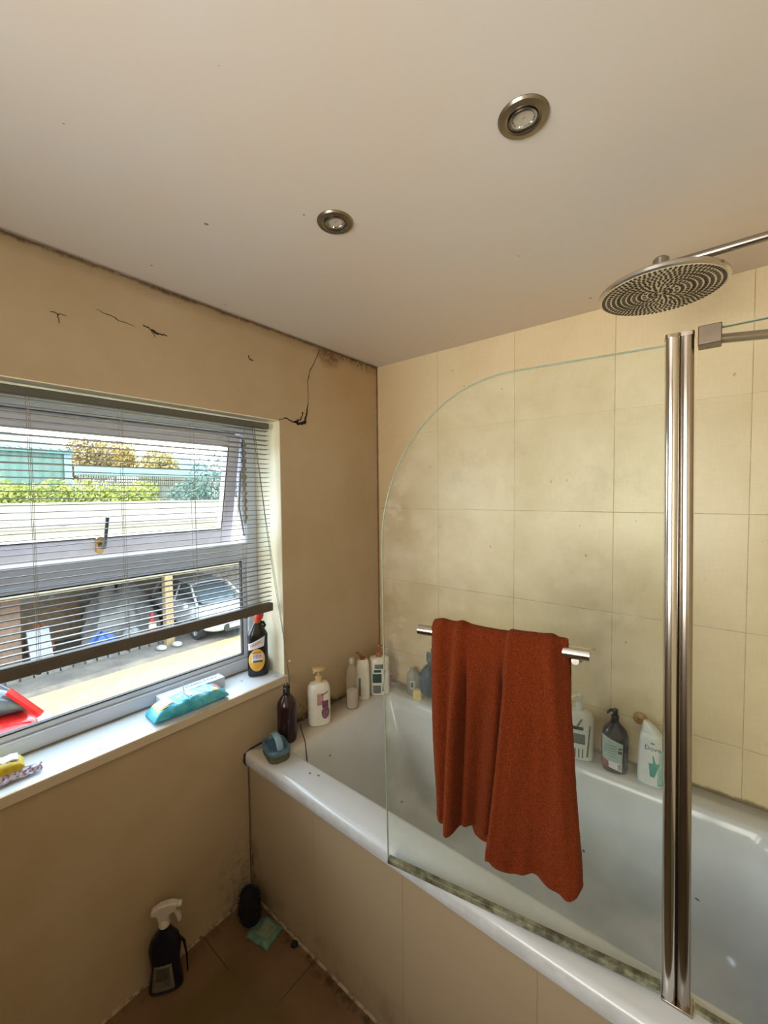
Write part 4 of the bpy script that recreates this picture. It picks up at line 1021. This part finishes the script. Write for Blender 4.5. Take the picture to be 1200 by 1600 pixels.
t = thing('aqua_packet', 'pale aqua paper packet lying beside the black brush', 'packet', (0.158, -0.835, 0.0006), 0.22)
m_aq = M('aqua_film', '5F8070', .4, var=.18, scale=40)
b = MB(); b.grid(lambda u, v: Vector(((u - .5) * .100, (v - .5) * .088, .0120 + .003 * math.sin(u * 9 + v * 5) - .010 * (2 * u - 1) ** 6 - .010 * (2 * v - 1) ** 6)), 18, 16); b.build('packet_film', m_aq, t, solid=.001)
b = MB(); b.grid(lambda u, v: Vector((-.014 + u * .05, -.026 + .052 * v, .0150 + .003 * math.sin((u * .05 + .036) / .1 * 9 + (v * .052 + .018) / .088 * 5))), 8, 8); b.build('grey_panel', M('label_greygreen', '7E8C74', .5, var=.1), t)
b = MB(); b.lathe([(.0001, .0002), (.0115, .0002), (.0125, .0014), (.012, .002), (.010, .0018), (.0095, .001)], 24, cap0=False, cap1=False)
o = b.build('black_stopper', m_rub, label='small black round plug on the floor by the bath panel', cat='plug'); o.location = (0.272, -0.797, 0.0004)
b = MB(); b.lathe([(.0001, 0.001), (.011, .001), (.0112, .006), (.0001, .007)], 20, cap0=False, cap1=False); b.build('plug_core', m_rub, o)

# ------------------------------------------------------------------ outside
GZ = -2.5
ALB = 0.55
def ground_mat():
    t = NT('yard_ground'); x, y, z = t.pos()
    n = t.noise(1.6, 6, .7); f = t.noise(30, 4, .7)
    c = t.mix(t.step(n, .35, .68), lin('6C6660'), lin('8A8278'))
    c = t.mix(t.mul(t.step(f, .5, .7), .5), c, lin('4B453E'))
    return t.fin(c, .9)
def paving_mat():
    t = NT('buff_paving'); x, y, z = t.pos()
    br = t.n.new('ShaderNodeTexBrick'); mp = t.n.new('ShaderNodeMapping'); mp.inputs['Rotation'].default_value = (0, 0, .78); t.link(t.vec, mp.inputs[0]); t.link(mp.outputs[0], br.inputs['Vector'])
    br.inputs['Scale'].default_value = 1.9; br.inputs['Color1'].default_value = (*lin('D2BC7E'), 1); br.inputs['Color2'].default_value = (*lin('C6AE72'), 1); br.inputs['Mortar'].default_value = (*lin('8D7A4C'), 1); br.inputs['Mortar Size'].default_value = .010
    c = t.mix(t.mul(t.step(t.noise(6, 6, .8), .52, .72), .7), br.outputs['Color'], lin('8E8052'))
    return t.fin(c, .85)
b = MB(); b.box(-60, -9.3, -40, 60, GZ - .3, GZ); b.build('yard_ground', ground_mat(), smooth=False, kind='structure')
b = MB(); b.box(-9.3, -.3, -40, 60, GZ - .3, GZ + .005); b.build('yard_paving', paving_mat(), smooth=False, kind='structure')
b = MB(); b.box(-40, -15.3, -40, 60, GZ, 0.3); b.build('raised_bank', M('soil', '6F6A45', .9, var=.2, scale=2), smooth=False, kind='structure')
# house wall below the bathroom is the wall itself; extend it outside
b = MB(); b.box(-.32, -.30, -8, 6, GZ, OZ0 - .05); b.build('outer_wall', M('render_outside', 'B5AA94', .8), smooth=False, kind='structure')

# carport
cp = thing('carport', 'open fronted stone carport with pale tiled roof across the yard', 'carport', (-12.7, 4, GZ))
def roofmat():
    t = NT('roof_tiles'); x, y, z = t.pos()
    fx = t.math('FRACT', t.math('MULTIPLY', x, 2.2)); row = t.math('FLOOR', t.math('MULTIPLY', x, 2.2))
    fy = t.math('FRACT', t.add(t.math('MULTIPLY', y, 2.4), t.mul(row, .5)))
    l = t.mx(t.step(fx, .0, .10, 1, 0), t.mul(t.step(fy, 0, .07, 1, 0), .8))
    c = t.mix(t.step(t.noise(1.2, 3, .5), .35, .7), lin('857A64'), lin('8F846C'))
    return t.fin(t.mix(t.mul(l, .6), c, lin('453C2C')), .8)
b = MB(); 
Mr = None
b.loft([[Vector((-10.15, y, -.42)), Vector((-15.2, y, 1.37)), Vector((-15.2, y, 1.25)), Vector((-10.15, y, -.54))] for y in (-6, 16)])
b.build('roof', roofmat(), cp, smooth=False, world=True)
b = MB(); b.box(-10.22, -10.12, -6, 16, -.62, -.48); b.build('fascia', M('fascia_beige', 'AFA48A', .7, var=.1, scale=3), cp, smooth=False, world=True)
def stonemat():
    t = NT('stone_wall'); t.pos()
    v = t.n.new('ShaderNodeTexVoronoi'); v.inputs['Scale'].default_value = 6.5; t.link(t.vec, v.inputs['Vector'])
    v2 = t.n.new('ShaderNodeTexVoronoi'); v2.feature = 'DISTANCE_TO_EDGE'; v2.inputs['Scale'].default_value = 6.5; t.link(t.vec, v2.inputs['Vector'])
    hs = t.n.new('ShaderNodeSeparateColor'); t.link(v.outputs['Color'], hs.inputs[0])
    c = t.mix(hs.outputs[0], lin('B0A498'), lin('D8CDBE'))
    c = t.mix(t.step(v2.outputs['Distance'], 0, .05, .8, 0), c, lin('857B70'))
    t.bump(v2.outputs['Distance'], .5, .02)
    return t.fin(c, .9)
m_stone = stonemat()
b = MB(); b.box(-13.4, -13.2, -6, 16, GZ, .9); b.build('stone_rear_wall', m_stone, cp, smooth=False, world=True)
b = MB(); b.box(-10.30, -10.10, 3.22, 3.42, GZ, -.52); b.build('timber_post', M('timber_tan', 'B89C72', .8, var=.15, scale=20), cp, smooth=False, world=True)
b = MB(); b.box(-11.25, -11.0, -.85, -.18, GZ, -.15); b.build('brick_pier', M('pier_buff', 'D9B878', .8, var=.1, scale=20), cp, smooth=False, world=True)
b = MB(); b.box(-11.7, -11.25, -.18, .45, GZ, -.02); b.build('block_pier', M('pier_pink', 'A98C78', .9, var=.12, scale=12), cp, smooth=False, world=True)
# junk in the carport
def blob(name, label, cat, loc, sx, sy, sz, mat, seed, group=None):
    rn = random.Random(seed); b = MB(); rings = []; ph = [rn.uniform(0, 6) for _ in range(6)]
    for j in range(1, 14):
        th = PI / 2 * j / 13; ring = []
        for k in range(26):
            a = 2 * PI * k / 26; r = 1 + .13 * math.sin(3 * a + ph[0] + th * 3) + .09 * math.sin(7 * a + ph[1] - th * 5) + .05 * rn.uniform(-1, 1)
            ring.append(Vector((math.sin(th) * math.cos(a) * r * sx, math.sin(th) * math.sin(a) * r * sy, sz * math.cos(th) * (1 + .1 * math.sin(a * 4 + ph[2])))))
        rings.append(ring)
    b.loft(list(reversed(rings))); o = b.build(name, mat, label=label, cat=cat); o.location = loc; return o
blob('grey_tarpaulin', 'heap under a grey tarpaulin inside the carport', 'tarpaulin', (-12.15, 2.75, GZ), .70, .95, 1.45, M('tarp_grey', '9C9A98', .6, var=.15, scale=3), 2)
blob('blue_sack', 'bright blue sack at the foot of the tarpaulin heap', 'sack', (-11.05, 2.0, GZ), .26, .34, .50, M('sack_blue', '3A6FC0', .5), 3)
blob('pale_sack', 'pale grey sack right of the blue sack', 'sack', (-11.12, 2.70, GZ), .20, .26, .42, M('sack_pale', 'B9B9BE', .6), 4)
b = MB(); b.box(-.03, .03, -.72, .72, 0, 1.15); b.box(-.05, -.03, -.65, .65, .1, .2)
o = b.build('wooden_boards', M('board_tan', 'A58868', .8, var=.2, scale=6), label='tan wooden boards leaning on the carport rear wall', cat='boards', smooth=False); o.location = (-12.95, 1.35, GZ); o.rotation_euler = (0, -.15, 0)
b = MB(); b.box(-.02, .02, -.22, .22, 0, .95)
o = b.build('propped_board', M('panel_white', 'C7CCD6', .6), label='white board propped by the block pier in the carport', cat='board', smooth=False); o.location = (-10.95, .78, GZ); o.rotation_euler = (0, -.25, .2)
b = MB(); b.box(-.25, .25, -.32, .32, 0, .42); b.box(-.26, .26, -.33, .33, .36, .44)
o = b.build('red_crate', M('crate_red', 'B84A44', .6), label='red crate on the shelf of the carport wall', cat='crate', smooth=False); o.location = (-12.95, 2.85, -.95)
b = MB(); b.box(-.28, .24, -.5, .5, 0, .05); o = b.build('wall_shelf', M('shelf_wood', '6E5F50', .8), label='dark timber shelf under the red crate', cat='shelf', smooth=False); o.location = (-12.89, 2.85, -1.005)
b = MB(); b.lathe([(.0, 0), (.01, 0)], 4) if False else None
b.lathe([(.20, 0), (.20, .04), (.14, .05), (.10, .35), (.05, .70), (.03, .75)], 20); o_ = thing('traffic_cone', 'red and white cone standing near the timber post', 'cone', (-11.05, 3.25, GZ)); b.build('cone_body', M('cone_red', 'D5402A', .5), o_)
b = MB(); b.lathe([(.108, .32), (.075, .52)], 20); b.build('white_band', m_wp, o_)
blob('orange_bag', 'orange bag slumped behind the block pier', 'bag', (-12.3, .98, GZ + .0), .26, .26, .75, M('bag_orange', 'C67A50', .6, var=.2, scale=8), 6)
blob('dark_sack', 'dark sack heap near the white panel', 'sack', (-12.5, -.45, GZ), .35, .30, 1.1, M('sack_dark', '4F5058', .6, var=.2, scale=6), 8)
for i, (x, y) in enumerate(((-9.95, 3.02), (-9.9, 3.40))):
    rn = random.Random(30 + i); b = MB(); b.lathe([(.10, 0), (.15, .03), (.14, .07), (.08, .10)], 12, sx=1.1, sy=.8)
    o = b.build('pale_stone', M('stone_pale', 'B5B0A6', .8), label='flat pale stones lying by the carport post', cat='stone', group='pale stones at the post foot'); o.location = (x, y, GZ)
# red hose / edging along the carport
b = MB(); b.tube([(-10.68, -1.0, GZ + .02), (-10.70, .8, GZ + .02), (-10.70, 2.4, GZ + .02), (-10.7, 3.6, GZ + .02)], .02, 6)
b.build('red_hose', M('hose_red', 'D06A58', .6), label='thin red hose lying along the carport front', cat='hose')
b = MB()
for k in range(16):
    y = -.2 + k * .24; b.box(-10.56 + random.uniform(-.02, .02), -10.42, y, y + .2, GZ, GZ + random.uniform(.04, .09))
b.build('kerb_bricks', M('kerb_grey', '8E8880', .9, var=.2, scale=5), label='broken brick kerb in front of the carport', cat='kerb', smooth=False)

# cars
def car(name, label, loc, rz, paint, L=3.9, W=1.72, H=1.46, plate=True):
    t = thing(name, label, 'car', loc, rz)
    # stations: x, half width, z sill, z belt
    st = [(-L/2, .62, .42, .62), (-L/2 + .08, .76, .30, .80), (-L/2 + .45, .86, .22, .90), (-1.0, .86, .20, .90), (0, .86, .20, .90), (.75, .86, .20, .88), (1.15, .85, .21, .84), (L/2 - .45, .82, .22, .76), (L/2 - .12, .74, .24, .66), (L/2, .60, .32, .52)]
    b = MB(); rings = []
    for x, hw, zs, zb in st:
        hw *= W / 1.72
        half = [(0, zs), (hw * .80, zs), (hw * .97, zs + .08), (hw, zs + (zb - zs) * .55), (hw * .97, zb - .06), (hw * .86, zb), (0, zb + .03)]
        ringp = half + [(-y, z) for y, z in reversed(half[1:-1])]
        rings.append([Vector((x, y, z)) for y, z in ringp])
    b.loft(rings); b.build('body', paint, t, sub=2, angle=60)
    cab = [(-L/2 + .10, .70, .84, .88), (-L/2 + .42, .70, .86, H - .14), (-L/2 + .80, .66, .86, H - .02), (0, .66, .86, H - .01), (.45, .66, .86, H - .10), (1.18, .72, .82, .86)]
    def cabring(x, hw, z0, z1, g=0.0):
        hw *= W / 1.72; top = hw * (1 - .22 * (z1 - z0) / (H - .86))
        return [Vector((x, hw + .05 * (1), z0)), Vector((x, top + g, z1 - .05)), Vector((x, top * .9, z1 + g)), Vector((x, 0, z1 + .02 + g)), Vector((x, -top * .9, z1 + g)), Vector((x, -top - g, z1 - .05)), Vector((x, -hw - .05, z0))]
    m_cg = M('car_glass', '5A666E', .05, var=.1)
    b = MB(); b.loft([cabring(*c) for c in cab]); b.build('windows', m_cg, t, sub=1, angle=50)
    # roof skin
    b = MB(); rr = []
    for x, hw, z0, z1 in ((-L/2 + .50, .70, .86, H - .12), (-L/2 + .80, .66, .86, H - .015), (0, .66, .86, H), (.42, .66, .86, H - .09)):
        hw *= W / 1.72; top = hw * (1 - .22 * (z1 - z0) / (H - .86)) + .015
        rr.append([Vector((x, y * top, z1 + .012 + .02 * (1 - y * y) - .05 * (abs(y) > .95))) for y in (-1.0, -.8, -.4, 0, .4, .8, 1.0)])
    b.loft(rr, False, False, closed=False); b.build('roof_skin', paint, t, solid=.02, sub=1)
    b = MB()
    for s in (-1, 1):
        for pp, rr_ in (([(1.16, s * .74, .86), (.42, s * .56, H - .10)], .035), ([(-L/2 + .14, s * .74, .86), (-L/2 + .46, s * .62, H - .16)], .05), ([(-.2, s * .78, .88), (-.2, s * .58, H - .06)], .03)):
            b = MB(); b.tube(pp, rr_, 6); b.build('pillar', paint, t)
    for x in (-L/2 + .66, L/2 - .76):
        for s in (-1, 1):
            Mx = Matrix.Translation((x, s * (W/2 - .10), .31)) @ Matrix.Rotation(PI/2, 4, 'X')
            b = MB(); b.lathe([(.20, -.11), (.30, -.11), (.315, -.07), (.315, .07), (.30, .11), (.20, .11)], 30, Mx); o = b.build('wheel', M('tyre', '1F1E1E', .8), t)
            b = MB(); b.lathe([(.05, s * -.115 ), (.20, s * -.112)], 20, Mx)
            for k in range(5):
                a = k * 2 * PI / 5; b.tube([Mx @ Vector((0, 0, -s * .118)), Mx @ Vector((math.cos(a) * .19, math.sin(a) * .19, -s * .116))], .028, 6)
            b.build('hub_cap', M('alloy', 'B9BBC0', .3, .7), o)
    for s in (-1, 1):
        b = MB(); b.loft([[Vector((L/2 - .36 + .02, s * .80 * W/1.72, .62)), Vector((L/2 - .06, s * .46, .56)), Vector((L/2 - .04, s * .48, .47)), Vector((L/2 - .20, s * .79 * W/1.72, .53))], [Vector((L/2 - .34, s * .84 * W/1.72, .63)), Vector((L/2 + .0, s * .46, .56)), Vector((L/2 + .02, s * .48, .46)), Vector((L/2 - .18, s * .82 * W/1.72, .52))]])
        b.build('headlight', M('lamp_lens', 'B8C2C8', .1), t)
        b = MB(); b.box(-L/2 - .0, -L/2 + .18, s * .70 - .07, s * .70 + .07, .62, .80); b.build('tail_light', M('tail_lens', 'D9CFC8', .2), t, bevel=.03)
        b = MB(); b.lathe([(.05, -.08), (.085, -.04), (.085, .05), (.05, .08)], 12, Matrix.Translation((.78, s * (W/2 + .06), .90)) @ Matrix.Rotation(PI/2, 4, 'Z')); b.build('door_mirror', paint, t)
    b = MB(); b.prism(rrect(0, .36, .40, .10, .08), L/2 - .10, L/2 + .015, Matrix(((0, 0, 1, 0), (1, 0, 0, 0), (0, 1, 0, 0), (0, 0, 0, 1)))); b.build('grille', M('grille_black', '2E3338', .4), t)
    if plate:
        b = MB(); b.box(L/2 + .01, L/2 + .03, -.26, .26, .34, .45); p = b.build('number_plate', M('plate_white', 'D8D8D4', .4), t)
    return t
car('white_car', 'white hatchback parked nose out under the carport', (-11.15, 4.78, GZ), 0, M('paint_white', 'D5DADF', .15, var=.02))
car('red_car', 'red hatchback parked below the window at the left', (-6.80, -1.98, GZ + .005), -PI/2 + .12, M('paint_red', 'C8201E', .18, var=.05), L=3.7, plate=False)

# hedge, trees, sheds beyond
def leaves(name, label, cat, blobs, mat, n, size, seed, group=None, kind=None, trunk=None):
    rn = random.Random(seed); t = thing(name, label, cat, (blobs[0][0], blobs[0][1], .3 if not trunk else trunk), group=group, kind=kind)
    b = MB()
    for (cx, cy, cz, rx, ry, rz) in blobs:
        for q in range(n):
            while True:
                d = Vector((rn.uniform(-1, 1), rn.uniform(-1, 1), rn.uniform(-1, 1)))
                if .25 < d.length < 1: break
            d *= (.8 + .2 * rn.random()); p = Vector((cx + d.x * rx, cy + d.y * ry, cz + d.z * rz))
            nn = Vector((rn.gauss(0, 1), rn.gauss(0, 1), rn.gauss(0, 1))).normalized(); a = nn.orthogonal().normalized() * size * rn.uniform(.6, 1.3); c = nn.cross(a).normalized() * size * rn.uniform(.4, .8)
            vv = [b.bm.verts.new(p + k) for k in (-a, -c, a, c)]; b.f(vv)
    b.build('foliage', mat, t, smooth=False, world=True)
    if trunk is not None:
        b = MB(); bl = blobs[0]; b.tube([(bl[0], bl[1], .3), (bl[0] + .1, bl[1], bl[2] * .5), (bl[0], bl[1] + .1, bl[2] + .3 * bl[5])], [.22, .16, .06], 8)
        for q in range(5): b.tube([(bl[0], bl[1], bl[2] * .6), (bl[0] + rn.uniform(-.6, .6) * bl[3], bl[1] + rn.uniform(-.7, .7) * bl[4], bl[2] + rn.uniform(0, .6) * bl[5])], [.09, .03], 5)
        b.build('trunk', M('bark', '6B5B4A', .9), t, world=True)
    return t
def leafm(name, c1, c2):
    t = NT(name); t.pos()
    return t.fin(t.mix(t.step(t.noise(3.5, 3, .6), .35, .65), lin(c1), lin(c2)), .85)
hb = []
rn = random.Random(5)
for k in range(14): hb.append((-18.6 + rn.uniform(-.3, .3), -1.0 + k * .55, 1.35 + rn.uniform(-.15, .2) - .25 * (k > 14), .8, .75, .95))
leaves('clipped_hedge', 'yellow green hedge running behind the carport roof', 'hedge', hb, leafm('hedge_leaf', '9CA63A', 'C6CA62'), 900, .07, 1)
leaves('dark_bush', 'blue green bush at the right end of the hedge', 'bush', [(-17.6, 7.7, 1.2, 1.2, 1.2, 1.2), (-17.8, 9.0, 2.0, 1.5, 1.5, 1.8), (-18, 10.6, 2.2, 1.6, 1.6, 2.1)], leafm('bush_leaf', '54786A', '86A294'), 1500, .08, 2)
for i, (tx, y, h, r, c1, c2, lb) in enumerate(((-27, 6.3, 4.0, 1.4, 'A88A58', 'BFA468', 'brown gold autumn tree right of the green shed'), (-32, 9.3, 4.6, 1.7, 'C8A040', 'CDB060', 'golden autumn tree in the middle behind the pale fence'), (-27, 10.2, 3.6, 1.3, 'B89C50', 'CDBC78', 'yellow autumn tree left of the blue roof'))):
    leaves('autumn_tree', lb, 'tree', [(tx, y, h, r, r, 1.1), (tx - .4, y + .7, h - .6, r * .8, r * .7, 1.0), (tx + .4, y - .6, h - .8, r * .8, r * .7, .9)], leafm('autumn_leaf_%d' % i, c1, c2), 1500, .10, 40 + i, group='autumn trees behind the fence', trunk=.3)
# green corrugated shed
sd = thing('corrugated_shed', 'pale green corrugated metal shed above the hedge', 'shed', (-24, 2.5, .3))
m_shw = M('shed_green', '7C9C8C', .6, var=.08); m_shr = M('shed_roof', '6A8C96', .5, var=.06)
b = MB()
def corr(x, z0, z1, y0, y1, n, dep):
    b.grid(lambda u, v: Vector((x + (dep if int(u * n + 1e-6) % 2 else 0), y0 + (y1 - y0) * u, z0 + (z1 - z0) * v)), n, 1)
corr(-23.5, .3, 3.72, -4, 4.35, 42, .10); b.build('front_wall', m_shw, sd, smooth=False, world=True)
b = MB(); b.box(-27, -23.4, 4.35, 4.65, .3, 3.75); b.build('end_wall', M('shed_blue', 'A8C4D4', .6), sd, smooth=False, world=True)
b = MB(); b.grid(lambda u, v: Vector((-23.3 - 4.4 * v, -4.2 + 8.9 * u - v * 2.2, 3.78 + 1.35 * v + (.09 if int(u * 48 + 1e-6) % 2 else 0))), 48, 1); b.build('roof', m_shr, sd, smooth=False, world=True, solid=.04)
b = MB(); b.box(-23.34, -23.2, -4.2, 4.7, 3.64, 3.80); b.build('gutter', M('gutter_teal', '5E8A84', .5), sd, smooth=False, world=True)
# fence of pale pales with blue rail
fn = thing('pale_fence', 'tall pale paling fence behind the hedge with a blue roof edge', 'fence', (-21.5, 8, .3))
b = MB()
for k in range(95): y = 4.4 + k * .10; b.box(-21.5, -21.46, y, y + .062, .3, 2.62)
b.build('palings', M('paling_pale', '8F8D76', .7, var=.1), fn, smooth=False, world=True)
b = MB(); b.box(-21.7, -21.52, 4.3, 14, 2.55, 2.98); b.build('capping', M('capping_blue', '9FC0CA', .6), fn, smooth=False, world=True)
b = MB(); b.box(-21.56, -21.52, 4.3, 14, .9, 1.0); b.box(-21.56, -21.52, 4.3, 14, 2.2, 2.3); b.build('rails', M('paling_pale', '8F8D76', .7, var=.1), fn, smooth=False, world=True)
# blue hipped roof house
hs = thing('blue_roofed_house', 'distant house with a blue grey hipped roof', 'house', (-33, 14.0, .3))
b = MB(); b.box(-35, -31, 12.2, 16, .3, 3.6); b.build('walls', M('house_wall', 'A9BBC0', .8), hs, smooth=False, world=True)
b = MB(); v = [b.bm.verts.new(p) for p in ((-35.3, 11.8, 3.6), (-30.7, 11.8, 3.6), (-30.7, 16.4, 3.6), (-35.3, 16.4, 3.6), (-33, 13.6, 5.0), (-33, 14.6, 5.0))]
for q in ((0, 1, 4), (1, 2, 5, 4), (2, 3, 5), (3, 0, 4, 5), (0, 3, 2, 1)): b.f([v[i] for i in q])
b.build('roof', M('roof_blue', '6F98A4', .6, var=.1, scale=3), hs, smooth=False, world=True)
